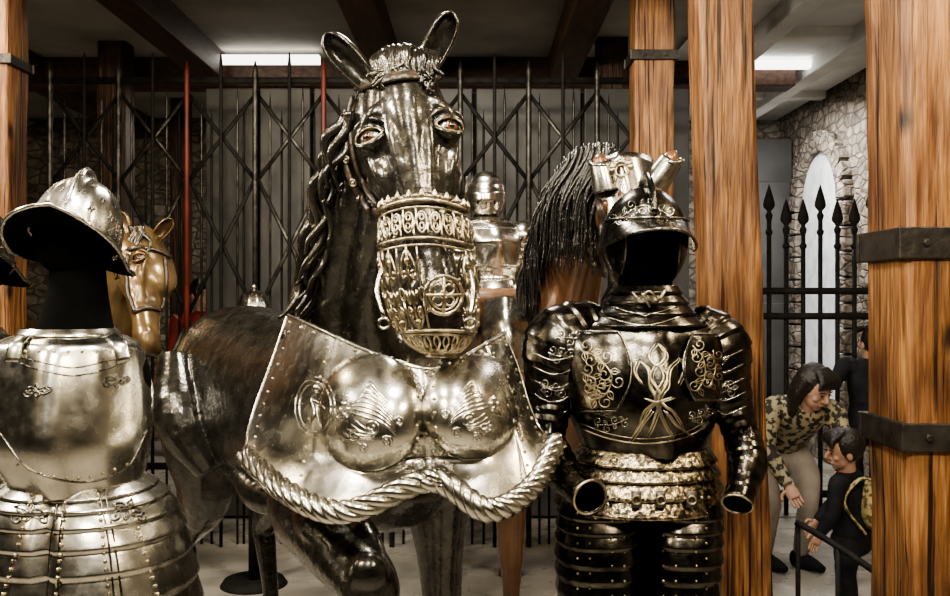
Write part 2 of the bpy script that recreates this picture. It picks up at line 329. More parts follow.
def eyes(parent,pt,ax,k,s=.295,x=.092,f=.084,main=True,e=1.0):
    L,S,Fr,ln=ax; q=k*e
    for i,sg in enumerate((-1,1)):
        nrm=(S*sg*.50+Fr*.88).normalized(); up=L-nrm*L.dot(nrm); up.normalize(); t=nrm.cross(up); c=pt(s,sg*x,f)-nrm*.004
        mb=MB(); mb.ell(c+nrm*.004*q,(.032*q,.023*q,.024*q),(t,up,nrm),24,14,m=0)
        mb.ell(c+nrm*.012*q,(.021*q,.0180*q,.0175*q),(t,up,nrm),20,12,m=1)
        mb.ell(c+nrm*.019*q,(.012*q,.0125*q,.0125*q),(t,up,nrm),16,10,m=2)
        mb.obj('eye_%d'%(i+1),[steel_d,eyem,eyeb],parent)
        mb=MB(); g2=MB()
        for sgn,rr in((1,.006),(-1,.008)):
            P=[c+nrm*(.012+.013*math.sin(a))*q+t*math.cos(a)*.036*q+up*sgn*math.sin(a)*.0215*q for a in [pi*w/10 for w in range(11)]]
            mb.tube(P,[rr*q*(.4+.6*math.sin(pi*w/10)) for w in range(11)],nrm,n=8,sub=2)
            P=[p+nrm*.004*q-up*sgn*.004*q for p in P]; g2.tube(P,.0024*q,nrm,n=6,sub=2)
        mb.obj('eyelids_%d'%(i+1),horsem if main else goldh,parent)
        if main: g2.obj('eyelid_gilding_%d'%(i+1),brass,parent)
        mb=MB()
        P=[c+nrm*(.006+.014*math.sin(a))*q+t*math.cos(a)*.046*q-up*(.008+math.sin(a)*.034)*q for a in [pi*w/10 for w in range(11)]]
        mb.tube(P,[.008*q*(.3+.7*math.sin(pi*w/10)) for w in range(11)],nrm,n=8,sub=2); mb.obj('brow_fold_%d'%(i+1),horsem if main else goldh,parent)
def strands(mb,starts,dirs,lens,r=.012,wav=.025,m=0,segs=7,ph=None,sag=.35,n=8,sub=3):
    for (p,d,ln) in zip(starts,dirs,lens):
        d=d.normalized(); sd=d.cross(V((0,1,0))).normalized(); a=random.random()*6 if ph is None else ph+random.random()*.8
        pts=[];rad=[]
        for i in range(segs+1):
            t=i/segs; g=V((0,0,-1))*t*t*ln*sag
            pts.append(p+d*ln*t+g+sd*(math.sin(a+t*7)-math.sin(a))*wav*t**.5+V((0,1,0))*math.cos(a+t*6)*wav*.6*t); rad.append((r*(1-.75*t**1.5),r*.7*(1-.75*t**1.5)))
        mb.tube(pts,rad,sd,n=n,sub=sub,m=m)

# ---- main war horse
H=empty('armoured_war_horse')
poll=W(400,80,2.47); nose=W(441,338,2.24); side=V((1,-.02,-.12))
body=MB()
pt,ax=horse_head(body,poll,nose,side,1.02)
L,S,Fr,ln=ax
body.tube([W(365,430,3.05),W(345,360,2.96),W(340,300,2.87),W(352,220,2.74),W(374,140,2.62),W(395,90,2.53)],[(.24,.30),(.2,.28),(.155,.24),(.12,.19),(.10,.14),(.085,.09)],(1,0,0),n=32,sub=6)
body.tube([W(372,370,2.78),W(365,300,2.66),W(378,225,2.56),W(395,170,2.5)],[(.12,.1),(.065,.07),(.055,.06),(.06,.06)],(1,0,0),n=20,sub=5)
for a,b in(((330,310),(352,190)),((350,330),(368,210)),((315,300),(338,200))): body.tube([W(a[0],a[1],2.68),W((a[0]+b[0])/2,(a[1]+b[1])/2,2.62),W(b[0],b[1],2.58)],[.02,.035,.012],n=12)
rump=V((-1.0,3.9,1.18)); chest=V((-.2,2.86,1.14))
leg=[W(320,455,2.80),W(312,505,2.62),W(335,545,2.38),W(366,580,2.20),W(370,610,2.2),W(362,690,2.36),W(356,720,2.46),W(350,740,2.5)]
fd,sd,hoofs=horse_body(body,rump,chest,.29,.34,(-1,leg,[(.15,.16),(.125,.125),(.09,.092),(.074,.076),(.066,.068),(.042,.042),(.05,.05),(.05,.05)]))
body.ell(W(368,575,2.15),(.05,.04,.055)); body.tube([W(290,500,2.6),W(318,530,2.35),W(350,562,2.2)],[.03,.045,.015],n=12); body.tube([W(335,500,2.52),W(365,535,2.28),W(385,568,2.17)],[.03,.035,.012],n=12)
body.tube([W(300,520,2.52),W(330,552,2.3),W(352,585,2.17)],[.015,.022,.01],n=12)
# flank and shoulder musculature
for P,R in(([(-.62,3.1,1.32),(-.50,2.95,1.15),(-.42,2.85,.98)],[.05,.09,.05]),([(-1.18,3.62,1.32),(-1.12,3.5,1.1),(-1.0,3.5,.9)],[.06,.10,.06]),([(-.85,3.3,.92),(-.75,3.2,.86),(-.62,3.05,.86)],[.03,.05,.03])): body.tube(P,R,n=16)
bvH=body.bvh()
vox(body,'body',horsem,H,.0075,4)
hoofset(hoofs,fd,H,steel_d)
lh=MB(); lh.tube([W(350,735,2.48),W(345,755,2.56),W(342,765,2.6)],[(.05,.05),(.062,.062),(.066,.066)],n=20); lh.obj('raised_hoof',steel_d,H)
e=MB(); ear(e,W(372,86,2.47),W(324,34,2.44),(-.25,-1,-.1),.036); ear(e,W(424,72,2.45),W(453,12,2.42),(.3,-1,-.1),.034); e.obj('ears',horsem,H,[SOL(.008),('SUBSURF',dict(levels=1,render_levels=1))])
eyes(H,pt,ax,1.02,e=1.1)
mb=MB() # forelock
for i in range(55):
    x=378+random.random()*56; y=56-7*math.sin((x-378)/56*pi)+random.uniform(-3,14); q=random.uniform(-12,12)
    mb.tube([W(x,y+12,2.42),W(x-q*.3,y,2.38),W(x+q*.5,y+5,2.345),W(x+q*.2,y+14+random.uniform(0,6),2.33),W(x+q*1.1,y+20+random.uniform(0,8),2.325),W(x+q*.6,y+28,2.325)],[.007,.010,.011,.009,.006,.002],n=8,sub=4)
mb.obj('forelock',manem,H)
mb=MB()
for i in range(60):
    t=(i%30)/29; px=346-38*t-8*math.sin(t*3); py=112+180*t; Y=2.55+.17*t-.05*(i//30)
    strands(mb,[W(px+(12 if i<30 else 2),py,Y)],[V((-.28+random.uniform(-.2,.2),-.05,-1))],[.13+.08*random.random()],r=.014+.006*random.random(),wav=.024)
mb.obj('mane',manem,H)
tl=MB(); t0=rump-fd*.3+V((0,0,.12))
for i in range(14):
    o=V((random.uniform(-.04,.04),random.uniform(-.04,.04),0)); tl.tube([t0+o*.4+fd*.06,t0-fd*.08+o,t0-fd*.12+o*2-V((0,0,.4)),t0-fd*.1+o*1.5-V((0,0,.8))],[.03,.04,.03,.006],n=8)
tl.obj('tail',manem,H)
# bridle
mb=MB()
for pts,w in(([(347,98),(360,88),(400,79),(440,77),(458,88)],.016),([(349,95),(345,140),(352,180),(372,212)],.009),([(457,88),(466,130),(464,175),(460,212)],.009),([(378,212),(400,203),(425,199),(450,201),(462,207)],.015),([(356,98),(352,120),(358,170),(380,205)],.006)):
    P,N=ppath(bvH,pts,.010,10); strap(mb,P,N,w,.006)
mb.obj('bridle',leather,H)
mb=MB()
for px,py in((350,97),(457,88),(354,182),(464,180),(348,140),(466,140),(349,118),(463,112),(364,200),(350,160),(464,160)):
    h=hit(bvH,px,py,.017)
    if h:
        n=h[1]; a=n.orthogonal().normalized(); mb.ring(h[0],a,n.cross(a),.009,.0025); mb.ell(h[0],.005,nu=10,nv=8)
mb.obj('bridle_studs',brass,H)
# muzzle basket
BS=spl([V((*W(a,b,c),d/F*c,e)) for a,b,c,d,e in((424,208,2.235,44,.10),(425,240,2.235,47,.118),(430,285,2.235,48,.128),(436,322,2.235,42,.118),(439,345,2.235,28,.08),(440,356,2.235,10,.03))],20)
def bs(th,t,off=0):
    x=t*(len(BS)-1); i=min(int(x),len(BS)-2); q=BS[i].lerp(BS[i+1],x-i)
    return V((q[0]+math.sin(th)*(q[3]+off),q[1]-math.cos(th)*(q[4]+off),q[2]+.010*math.cos(th*2)*(1-t)))
mb=MB()
def bcurve(f,r,n=24,closed=False,flat=1):
    P=[bs(*f(i/n)) for i in range(n+(0 if closed else 1))]
    mb.sweep(P,[(r,r*flat)]*len(P),V((0,0,1)),n=6,closed=closed)
for t,r in((0.0,.005),(.045,.003),(.22,.0045),(.25,.003),(.66,.0045),(.69,.003),(.88,.0045),(.97,.008)): bcurve(lambda q,t=t:(q*2*pi,t),r,56,True)
NB=22
for i in range(NB):
    th=2*pi*i/NB; d=2*pi/NB
    bcurve(lambda q:(th+math.cos(q*2*pi)*.105,.135+math.sin(q*2*pi)*.060),.0028,16,True)
    for w in(0,1): bcurve(lambda q:(th+math.cos(q*2*pi)*.045,.11+.05*w+math.sin(q*2*pi)*.018),.0026,10,True)
    bcurve(lambda q:(th+d/2+.03*math.sin(q*6),.045+q*.18),.0026,6)
    P0=bs(th,0); e1=V((math.cos(th),math.sin(th),0))
    mb.tube([P0,P0+V((0,0,.008)),P0+V((0,0,.016)),P0+V((0,0,.026))],[.003,.007,.006,.001],n=8)
    for sg in(-1,1): mb.tube([P0,P0+e1*sg*.007+V((0,0,.008)),P0+e1*sg*.014+V((0,0,.012)),P0+e1*sg*.015+V((0,0,.004))],[.003,.003,.0028,.002],n=6)
    bcurve(lambda q:(th+.09*math.sin(q*2*pi),.69+.28*q),.0030,14); bcurve(lambda q:(th-.09*math.sin(q*2*pi),.69+.28*q),.0026,14)
NC=14
for i in range(NC):
    th=2*pi*(i+.2)/NC; d=2*pi/NC
    if abs(((th-.28+pi)%(2*pi))-pi)<.30: continue
    bcurve(lambda q:(th,.25+.41*q),.0034,8)
    for sg in(-1,1):
        for t0,t1 in((.27,.45),(.64,.46)):
            bcurve(lambda q:(th+sg*(.02+.17*math.sin(q*pi*.9)*(1-.45*q)),t0+(t1-t0)*(q if q<.7 else .7-.5*(q-.7))),.0034,14)
            bcurve(lambda q:(th+sg*(.10+.05*(1-q)*math.cos(q*7)),(t0+t1)/2+.030*(1-q)*math.sin(q*7)),.0030,12)
        bcurve(lambda q:(th+sg*(.03+.09*q),.44+.05*math.sin(q*3.2)*1.2),.0036,8)
    for w in(.31,.60): P0=bs(th,w); mb.ell(P0,(.007,.007,.009),nu=10,nv=8)
    bcurve(lambda q:(th+d/2+math.cos(q*2*pi)*.06,.455+math.sin(q*2*pi)*.03),.0030,12,True)
    bcurve(lambda q:(th+d/2,.25+.17*q),.0026,4); bcurve(lambda q:(th+d/2,.49+.17*q),.0026,4)
cth=.28; a1=V((math.cos(cth),math.sin(cth),0)); a2=V((0,0,1)); c=bs(cth,.46,.006)
for r,w in((.044,.0045),(.034,.0025)): mb.ring(c,a1,a2,r,w,seg=28)
for q in range(2):
    a=q*pi/2; d=a1*math.cos(a)+a2*math.sin(a); mb.tube([c-d*.042,c+d*.042],.0045,n=6,sub=2)
for q in range(4):
    a=q*pi/2+pi/4; d=a1*math.cos(a)+a2*math.sin(a); mb.ring(c+d*.019,a1,a2,.011,.0028,seg=14)
    mb.tube([c+d*.044,c+d*.055],[.006,.002],n=6)
mb.obj('openwork_muzzle',brass,H)
mb=MB()
for px0 in(384,468):
    P=[W(px0,262,2.20),W(px0+(-7 if px0<400 else 5),290,2.15),W(px0+(0 if px0<400 else 2),318,2.12)]; mb.tube(P,[.005,.006,.005],n=8)
    mb.ring(P[-1]-V((0,0,.012)),V((1,0,0)),V((0,0,1)),.012,.003); mb.ring(P[0],V((1,0,0)),V((0,0,1)),.014,.004)
mb.obj('curb_bit',steel_b,H)
# peytral
rows=[[(288,315,2.66),(325,332,2.42),(370,352,2.30),(427,369,2.22),(462,358,2.26),(490,342,2.36),(504,333,2.46)],
[(272,362,2.62),(312,375,2.36),(365,385,2.24),(427,398,2.18),(470,388,2.21),(505,378,2.32),(518,368,2.42)],
[(258,400,2.58),(300,415,2.33),(360,425,2.20),(428,435,2.16),(478,425,2.18),(515,415,2.28),(529,405,2.38)],
[(249,430,2.52),(295,455,2.28),(355,465,2.17),(429,460,2.17),(485,462,2.16),(525,448,2.23),(541,430,2.34)],
[(246,455,2.42),(288,492,2.18),(345,512,2.08),(431,480,2.12),(488,510,2.08),(533,486,2.16),(556,442,2.29)]]
b1=W(370,412,2.2); b2=W(472,406,2.2)
def pbump(p,u,v):
    for b,r,hh in((b1,.122,.085),(b2,.108,.085)):
        dx=p.x-b.x; dz=p.z-b.z; d=math.hypot(dx,dz)/r
        if d<1:
            g=(1-d*d)**.6; p=p+V((dx*.1,-hh*g,dz*.1))
        elif d<1.1: p=p+V((0,-.004,0))
    p.y-=.006*math.exp(-((u-.5)/.012)**2)
    for uu in(.22,.80): p.y-=.004/(1+math.exp((u-uu)*400*(1 if uu<.5 else -1)))
    return p
py=MB(); vs,C,K=patch(py,rows,22,26,pbump); bvP=py.bvh()
py.obj('peytral_plate',steel,H,[SOL(.006)])
mb=MB(); bot=[vs[(K-1)*C+i] for i in range(C)]
for st in range(4):
    P=[];k=len(bot)
    for q in range(k*3):
        x=q/3; i=min(int(x),k-2); p=bot[i].lerp(bot[i+1],x-i) ; t=(bot[i+1]-bot[i]).normalized(); n1=t.cross(V((0,1,0))).normalized(); n2=t.cross(n1)
        a=q*.13+st*pi/2; P.append(p+n1*math.cos(a)*.0165+n2*math.sin(a)*.0165)
    mb.sweep(P,[(.0125,.0125)]*len(P),V((0,1,0)),n=10)
mb.obj('rope_twist_border',steel,H)
mb=MB()
edge=[vs[i] for i in range(C)]; mb.sweep(edge,[(.007,.007)]*C,V((0,1,0)),n=10)
for cc_ in(0,C-1):
    P=[vs[j*C+cc_] for j in range(K)]; mb.sweep(P,[(.005,.005)]*K,V((0,1,0)),n=10)
mb.obj('rolled_edge',steel,H)
mb=MB()
for j,i0 in [(3,i) for i in range(3,C-2,7)]+[(K-7,i) for i in range(3,C-2,7)]: mb.rivet(vs[j*C+i0]+V((0,-.004,0)),None,.006)
for cc_ in(4,C-5,C//2-5,C//2+5,int(C*.2),int(C*.82)):
    for j in range(8,K-8,9): mb.rivet(vs[j*C+cc_]+V((0,-.004,0)),None,.005)
mb.obj('rivets',brass,H)
mb=MB()
for cx,cy,sg,sc in((368,413,-1,1),(473,407,1,.88)):
    for k in range(8):
        wire(mb,bvP,[(cx-sg*30*sc,cy+(24-k*3)*sc),(cx-sg*(14-k)*sc,cy+(10-k*5)*sc),(cx+sg*(10-k*1.5)*sc,cy+(2-k*4.4)*sc),(cx+sg*(24-k*3)*sc,cy-(2+k*2.2)*sc)],.0054,off=.002,taper=True)
    for k in range(5):
        wire(mb,bvP,[(cx-sg*10*sc,cy+(22+k*1)*sc),(cx+sg*(2+k*4)*sc,cy+(16+k*3)*sc),(cx+sg*(14+k*4)*sc,cy+(6+k*4)*sc)],.0048,off=.002,taper=True)
    for dx,dy,r in((-4,14,8),(12,24,7),(-18,28,6),(26,4,6),(-30,8,5),(4,34,5)): scroll(mb,bvP,cx+sg*dx*sc,cy+dy*sc,r*sc,1.5,dx,sg,.0035)
    for dx,dy,rr in((22,-8,.010),(19,-3,.008),(26,-3,.008),(22,2,.007)):
        h=hit(bvP,cx+sg*dx*sc,cy+dy*sc,.003)
        if h: mb.ell(h[0],rr,nu=12,nv=8)
wire(mb,bvP,[(316+16*math.cos(a),408+25*math.sin(a)) for a in [i*2*pi/16 for i in range(17)]],.0040,sub=3)
wire(mb,bvP,[(316+20*math.cos(a),408+30*math.sin(a)) for a in [i*2*pi/16 for i in range(17)]],.0028,sub=3)
wire(mb,bvP,[(310,427),(315,414),(312,400),(318,392)],.0085,taper=True); wire(mb,bvP,[(322,427),(318,414),(318,402)],.007,taper=True)
wire(mb,bvP,[(305,410),(314,402),(326,408)],.006,taper=True)
h=hit(bvP,317,389,.004); mb.ell(h[0],(.010,.007,.011),nu=12,nv=8)
vine(mb,bvP,[(395,474),(425,458),(455,472)],6,.0020)
vine(mb,bvP,[(508,385),(516,410),(522,440)],5,.0016)
mb.obj('embossed_ornament',steel,H)
# ------------------------------------------------------------ figures
def arm_legs(parent,xc,yc,top,mt,sep=.13,r=.085):
    mb=MB()
    for sg in(-1,1):
        x=xc+sg*sep
        mb.tube([(x,yc,top),(x,yc-.01,top*.62),(x,yc,.50),(x,yc+.01,.36),(x,yc+.02,.10)],[(r,r*1.1),(r*.85,r*.9),(r*.62,r*.7),(r*.66,r*.72),(r*.42,r*.45)],n=20,sub=14,lam=(14,.10))
        mb.ell((x,yc-.03,.50),(.062,.07,.07)); mb.ring(V((x,yc-.02,.50)),V((1,0,0)),V((0,1,0)),.07,.006)
        mb.tube([(x,yc+.07,.05),(x,yc,.06),(x,yc-.10,.045),(x,yc-.18,.025)],[(.04,.045),(.048,.055),(.046,.04),(.02,.02)],n=16,sub=5,lam=(8,.1))
    mb.obj('leg_harness',mt,parent)
def morion(parent,c,tilt,yaw,k,mt,comb=True,roll=0,ex=1.0):
    R=Matrix.Rotation(roll,3,'Y')@Matrix.Rotation(yaw,3,'Z')@Matrix.Rotation(tilt,3,'X')
    mb=MB()
    def dome(u,v):
        th=2*pi*u; ph=v*pi/2; rx=.112;ry=.135;rz=.165
        x=rx*math.cos(th)*math.cos(ph)**.8 if v<1 else 0; y=ry*math.sin(th)*math.cos(ph)**.8 if v<1 else 0
        z=rz*math.sin(ph)
        if comb: z+=.03*math.exp(-(x/.012)**2)*math.sin(ph)
        g=1+.012*math.cos(th*12)
        return c+R@(V((x*g,y*g,z))*k)
    mb.grid(dome,96,24,True)
    def brim(u,v):
        th=2*pi*u; r0x,r0y=.112,.135; e=(.038+.055*abs(math.sin(th))**2)*ex
        x=math.cos(th)*(r0x+e*v); y=math.sin(th)*(r0y+e*v*1.1); z=-.045*v*abs(math.cos(th))-.01*v+.02*v*v*abs(math.sin(th))
        return c+R@(V((x,y,z))*k)
    mb.grid(brim,64,8,True); bv=mb.bvh()
    mb.obj('helmet_skull_and_brim',mt,parent,[SOL(.004)])
    r=MB(); r.sweep([brim(i/64,1) for i in range(64)],[(.005*k,.005*k)]*64,V((0,0,1)),n=8,closed=True)
    r.sweep([brim(i/64,0) for i in range(64)],[(.004*k,.006*k)]*64,V((0,0,1)),n=8,closed=True)
    if comb: r.tube([dome(.75,.15+.85*t) for t in(0,.25,.5,.75,.97)]+[dome(.25,1-.85*t) for t in(.05,.3,.6,.95)],[.004]*9,n=8)
    else: r.tube([c+R@V((0,0,.16*k)),c+R@V((0,0,.19*k)),c+R@V((0,.01,.21*k))],[.01,.012,.002],n=8)
    r.obj('helmet_edge',mt,parent)
    r=MB()
    for i in range(0,24): r.rivet(dome(i/24,.08),None,.004*k)
    for i in range(12):
        for v0 in(.22,.40,.58):
            u0=(i+.5*(v0==.40))/12
            for q in range(4):
                a=q*pi/2; r.sweep([dome(u0+du*.020,v0+dv*.05) for du,dv in((0,0),(.5*math.cos(a)-.2*math.sin(a),.5*math.sin(a)+.2*math.cos(a)),(math.cos(a),math.sin(a)))],[(.0030*k,.0028*k),(.005*k,.004*k),(.001,.001)],V((0,1,0)),n=6)
    r.obj('helmet_ornament',steel_d,parent)
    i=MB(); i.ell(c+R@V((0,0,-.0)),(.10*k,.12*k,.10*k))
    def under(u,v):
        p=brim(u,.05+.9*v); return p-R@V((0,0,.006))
    i.grid(under,64,4,True); i.obj('helmet_dark_inside',void,parent)  # black filler and sheet paint the shade inside the helmet and under its brim
# ---- left armour
def left_armour(name,dx,Y,mt,tm):
    A=empty(name); Z=Y/2.3
    q=lambda a,b,d,e:(a+dx,b,Y,d,e*Z)
    mb=MB(); ridge=lambda th,t:.034*math.exp(-((th-1.5*pi-.12)/.20)**2)*math.sin(min(1,t*1.2)*pi*.5)
    rings(mb,[q(70,334,42,.10),q(68,339,58,.13),q(67,350,71,.155),q(68,395,77,.185),q(70,435,75,.2),q(76,468,64,.175),q(80,484,58,.16)],n=64,sub=8,bump=ridge)
    bv=mb.bvh(); mb.obj('breastplate',mt,A,[SOL(.005)])
    mb=MB(); rings(mb,[q(79,478,60,.165),q(82,500,82,.2),q(86,540,95,.225),q(89,600,104,.25),q(90,660,108,.26)],n=72,sub=20,lam=(9,.010),bump=lambda th,t:-.02*math.exp(-((th-1.5*pi)/.05)**2))
    bv2=mb.bvh(); mb.obj('laminated_tassets',mt,A,[SOL(.004)])
    mb=MB()
    rings(mb,[q(70,328,43,.115),q(70,336,48,.128),q(70,345,43,.11)],n=48,sub=4)
    mb.obj('neck_roll',mt,A)
    mb=MB(); rings(mb,[q(78,225,24,.07),q(78,280,26,.07),q(76,325,34,.09),q(75,340,40,.10)],n=32,sub=4,cap=True); 
    for sg in(-1,1): mb.ell(W(68+dx+sg*66,383,Y+.02),(.035,.08,.08),nu=24)  # black discs paint the dark of the open arm holes
    mb.obj('black_mannequin',void,A)
    mb=MB()
    for sg in(-1,1):
        c=W(68+dx+sg*70,383,Y+.01); mb.ring(c,V((0,1,0)),V((.25*-sg,0,1)).normalized(),.082,.007,seg=28)
        mb.tube([W(68+dx+sg*44,336,Y-.12),W(68+dx+sg*52,345,Y-.16),W(68+dx+sg*56,362,Y-.175)],[(.018,.004)]*3,n=8)
    mb.obj('arm_hole_roll',mt,A)
    mb=MB()
    for s0,sl in((33,-2.4),(66,-.8),(98,.9),(128,2.4)):
        for k in range(13): 
            h=hit(bv2,s0+dx+k*sl,496+k*8.2,.004)
            if h: mb.rivet(h[0],None,.0048)
    for k in range(9):
        h=hit(bv,12+dx+k*14,352,.003)
        if h: mb.rivet(h[0],None,.004)
    for k in range(10):
        h=hit(bv,18+dx+k*12,470+14*math.sin(k/9*pi)-6,.003)
        if h: mb.rivet(h[0],None,.004)
    mb.obj('rivets',brass,A)
    mb=MB()
    wire(mb,bv,[(dx-2,430),(30+dx,468),(80+dx,482),(125+dx,468),(146+dx,430)],.0025)
    for ex_ in(0,8): wire(mb,bv,[(14+dx+ex_,356+ex_),(40+dx,362+ex_),(72+dx,368+ex_),(104+dx,362+ex_),(128+dx-ex_,356+ex_)],.0018)
    for fx,fy in((38,391),(116,381)):
        for k in range(4): leaf(mb,bv,fx+dx,fy,k*pi/2,13 if k%2==0 else 7,.0026)
        scroll(mb,bv,fx+dx-10,fy+2,5,1,0,1,.0024); scroll(mb,bv,fx+dx+10,fy-2,5,1,pi,-1,.0024)
    for fx,fy in((30,512),(128,510)):
        for k in range(4): leaf(mb,bv2,fx+dx,fy,k*pi/2+.3,16 if k%2==0 else 11,.0024)
        scroll(mb,bv2,fx+dx-14,fy+6,6,1.2,0,1,.0022); scroll(mb,bv2,fx+dx+14,fy+6,6,1.2,pi,-1,.0022)
    for a,b,c_ in((60,52,48),(66,60,58),(98,108,114),(104,114,122)): wire(mb,bv2,[(a+dx,490),(b+dx,540),(c_+dx,600)],.0020)
    mb.obj('etched_ornament',steel_d,A)
    xc=W(80+dx,300,Y).x; arm_legs(A,xc,Y,.75,mt)
    return A
A=left_armour('plate_armour_suit',0,2.3,steel,brass)
morion(A,W(75,241,2.3),math.radians(-17),math.radians(6),.95,steel,roll=math.radians(9))
A2=left_armour('plate_armour_suit',-118,2.75,steel,brass)
morion(A2,W(-28,262,2.75),math.radians(-16),math.radians(10),1.01,steel_d)

# ---- right blackened armour
B=empty('blackened_etched_armour_suit'); Y=2.5
mb=MB()
rings(mb,[(643,316,Y,46,.11),(640,326,Y,68,.14),(638,345,Y,78,.17),(639,380,Y,76,.2),(641,412,Y,72,.2),(643,435,Y,64,.165),(644,448,Y,60,.15)],n=64,sub=8,bump=lambda th,t:.035*math.exp(-((th-1.5*pi-.12)/.16)**2)*math.sin(min(1,t*1.15)*pi*.5))
bvB=mb.bvh(); mb.obj('cuirass',blacka,B,[SOL(.005)])
wp_=MB(); rm=MB()
overplate(wp_,rm,bvB,lambda v:566+10*v,lambda v:600+32*math.sin(pi*(.2+.62*v)),334,410,.012)
overplate(wp_,rm,bvB,lambda v:706-26*math.sin(pi*(.2+.62*v)),lambda v:722-8*v,336,400,.012)
bvW=wp_.bvh(); wp_.obj('pauldron_front_plates',blacka,B,[SOL(.004)]); rm.obj('plate_edge_rolls',steel_d,B)
mb=MB(); rings(mb,[(644,444,Y,62,.155),(642,462,Y,69,.175),(640,480,Y,75,.19),(638,503,Y,79,.2)],n=64,sub=14,lam=(4,.014)); bvF=mb.bvh(); mb.obj('fauld_lames',goldetch,B,[SOL(.004)])
mb=MB()
for cx,hw in((600,37),(684,33)):
    rings(mb,[(cx,498,2.44,hw,.10),(cx-2,540,2.43,hw+2,.115),(cx-3,590,2.43,hw,.11),(cx-3,650,2.44,hw-4,.1)],n=32,sub=22,lam=(9,.010),ex=2.6)
bvT=mb.bvh(); mb.obj('tassets',blacka,B,[SOL(.004)])
mb=MB()
mb.tube([W(612,330,2.50),W(588,334,2.48),W(566,350,2.46),W(555,380,2.46),W(550,412,2.46)],[(.05,.05),(.066,.095),(.076,.12),(.058,.085),(.048,.058)],(0,1,0),n=32,sub=18,lam=(9,.05))
mb.tube([W(680,331,2.50),W(698,336,2.49),W(712,354,2.47),W(724,385,2.46),W(735,418,2.46)],[(.05,.05),(.060,.09),(.064,.11),(.052,.075),(.044,.052)],(0,1,0),n=32,sub=18,lam=(9,.05))
bvPa=mb.bvh(); mb.obj('pauldrons',blacka,B)
mb=MB()
mb.tube([W(551,405,2.46),W(547,435,2.44)],[(.050,.054),(.046,.046)],(0,1,0),n=24,sub=14,lam=(3,.08)); mb.tube([W(733,410,2.46),W(743,440,2.44)],[(.046,.050),(.042,.044)],(0,1,0),n=24,sub=14,lam=(3,.08))
mb.ell(W(546,442,2.43),(.052,.065,.055)); mb.ell(W(744,445,2.43),(.048,.060,.050))
mb.tube([W(547,442,2.42),W(556,464,2.34),W(572,482,2.25),W(590,497,2.16)],[(.046,.048),(.048,.050),(.040,.040),(.041,.039)],(0,1,0),n=28,sub=14,lam=(5,.06),cap=False)
mb.tube([W(745,445,2.42),W(748,465,2.38),W(743,485,2.34),W(737,504,2.30)],[(.045,.047),(.045,.047),(.037,.037),(.039,.035)],(0,1,0),n=28,sub=14,lam=(5,.06),cap=False)
bvV=mb.bvh(); mb.obj('vambraces',blacka,B,[SOL(.004)])
mb=MB()
for a,b,r in((W(583,491.5,2.19),W(590,497,2.16),.039),(W(738,498,2.312),W(737,504,2.30),.035)):
    t=(b-a).normalized(); s=t.orthogonal().normalized(); w=t.cross(s)
    mb.ring(b,s,w,r*1.08,.003,seg=28,m=0); mb.ell(a-t*.01,(r*.98,r*.98,.004),(s,w,t),nu=24,m=1)  # black disc paints the shade inside the hollow cuff
for c,r in((W(546,442,2.43),.060),(W(744,445,2.43),.055)): mb.ring(c,V((0,1,0)),V((.2,0,1)).normalized(),r,.004,m=2)
mb.obj('cuff_rims',[brass,void,steel_d],B)
mb=MB(); hc=W(645,240,2.5)
def keep(d): return not (d.y<-.02 and d.z<.03 and abs(d.x)<.070 and d.z>-.16)
mb.ell(hc,(.112,.140,.142),nu=64,nv=40,flt=keep)
mb.tube([hc+V((0,-math.cos(a)*.142,math.sin(a)*.144+.020*math.sin(a))) for a in [.35+i*.3 for i in range(9)]],[(.006,.022)]*9,(1,0,0),n=10)
def peak(u,v):
    a=pi*(.02+.96*u); x=math.cos(a); y=-math.sin(a)
    return hc+V((x*(.113+.018*v),y*(.138+.115*v*max(0,math.sin(a))**.6),.045-.045*v+.012*math.sin(a)*v-.03*abs(x)**2*v))
mb.grid(peak,40,10)
rings(mb,[(646,286,2.5,31,.115),(645,294,2.5,34,.12),(645,304,2.5,41,.125),(644,315,2.5,50,.14),(643,326,2.5,62,.155)],n=48,sub=10,lam=(4,.008))
bvHe=mb.bvh(); mb.obj('burgonet_helmet',blacka,B,[SOL(.004)])
mb=MB(); mb.sweep([peak(i/40,1) for i in range(41)],[(.004,.004)]*41,V((0,0,1)),n=8)
mb.sweep([peak(i/40,0)+V((0,-.002,.004)) for i in range(41)],[(.004,.004)]*41,V((0,0,1)),n=8)
op=[hc+V((.070*s,-.140*math.sqrt(max(0,1-(.070/.112)**2-(z/.142)**2))-.003,z)) for s,z in((-1,.02),(-1,-.02),(-1,-.06),(-1,-.095))]
mb.tube(op,.0035,n=8); mb.tube([V((2*hc.x-p.x,p.y,p.z)) for p in op],.0035,n=8)
mb.obj('helmet_edge_roll',steel_d,B)
mb=MB(); mb.tube([W(632,292,2.36),W(640,299,2.35),W(649,291,2.34),W(659,299,2.35),W(665,290,2.36),W(655,302,2.35),W(642,293,2.345),W(650,307,2.345)],.0028,n=6,sub=6)
mb.obj('helmet_lace',brass,B)
mb=MB(); mb.ell(hc+V((0,.012,-.02)),(.10,.118,.135)); rings(mb,[(645,262,2.52,26,.08),(645,330,2.52,28,.08)],cap=True,n=24); mb.obj('helmet_dark_inside',void,B)  # black filler paints the shade behind the face opening
mb=MB()
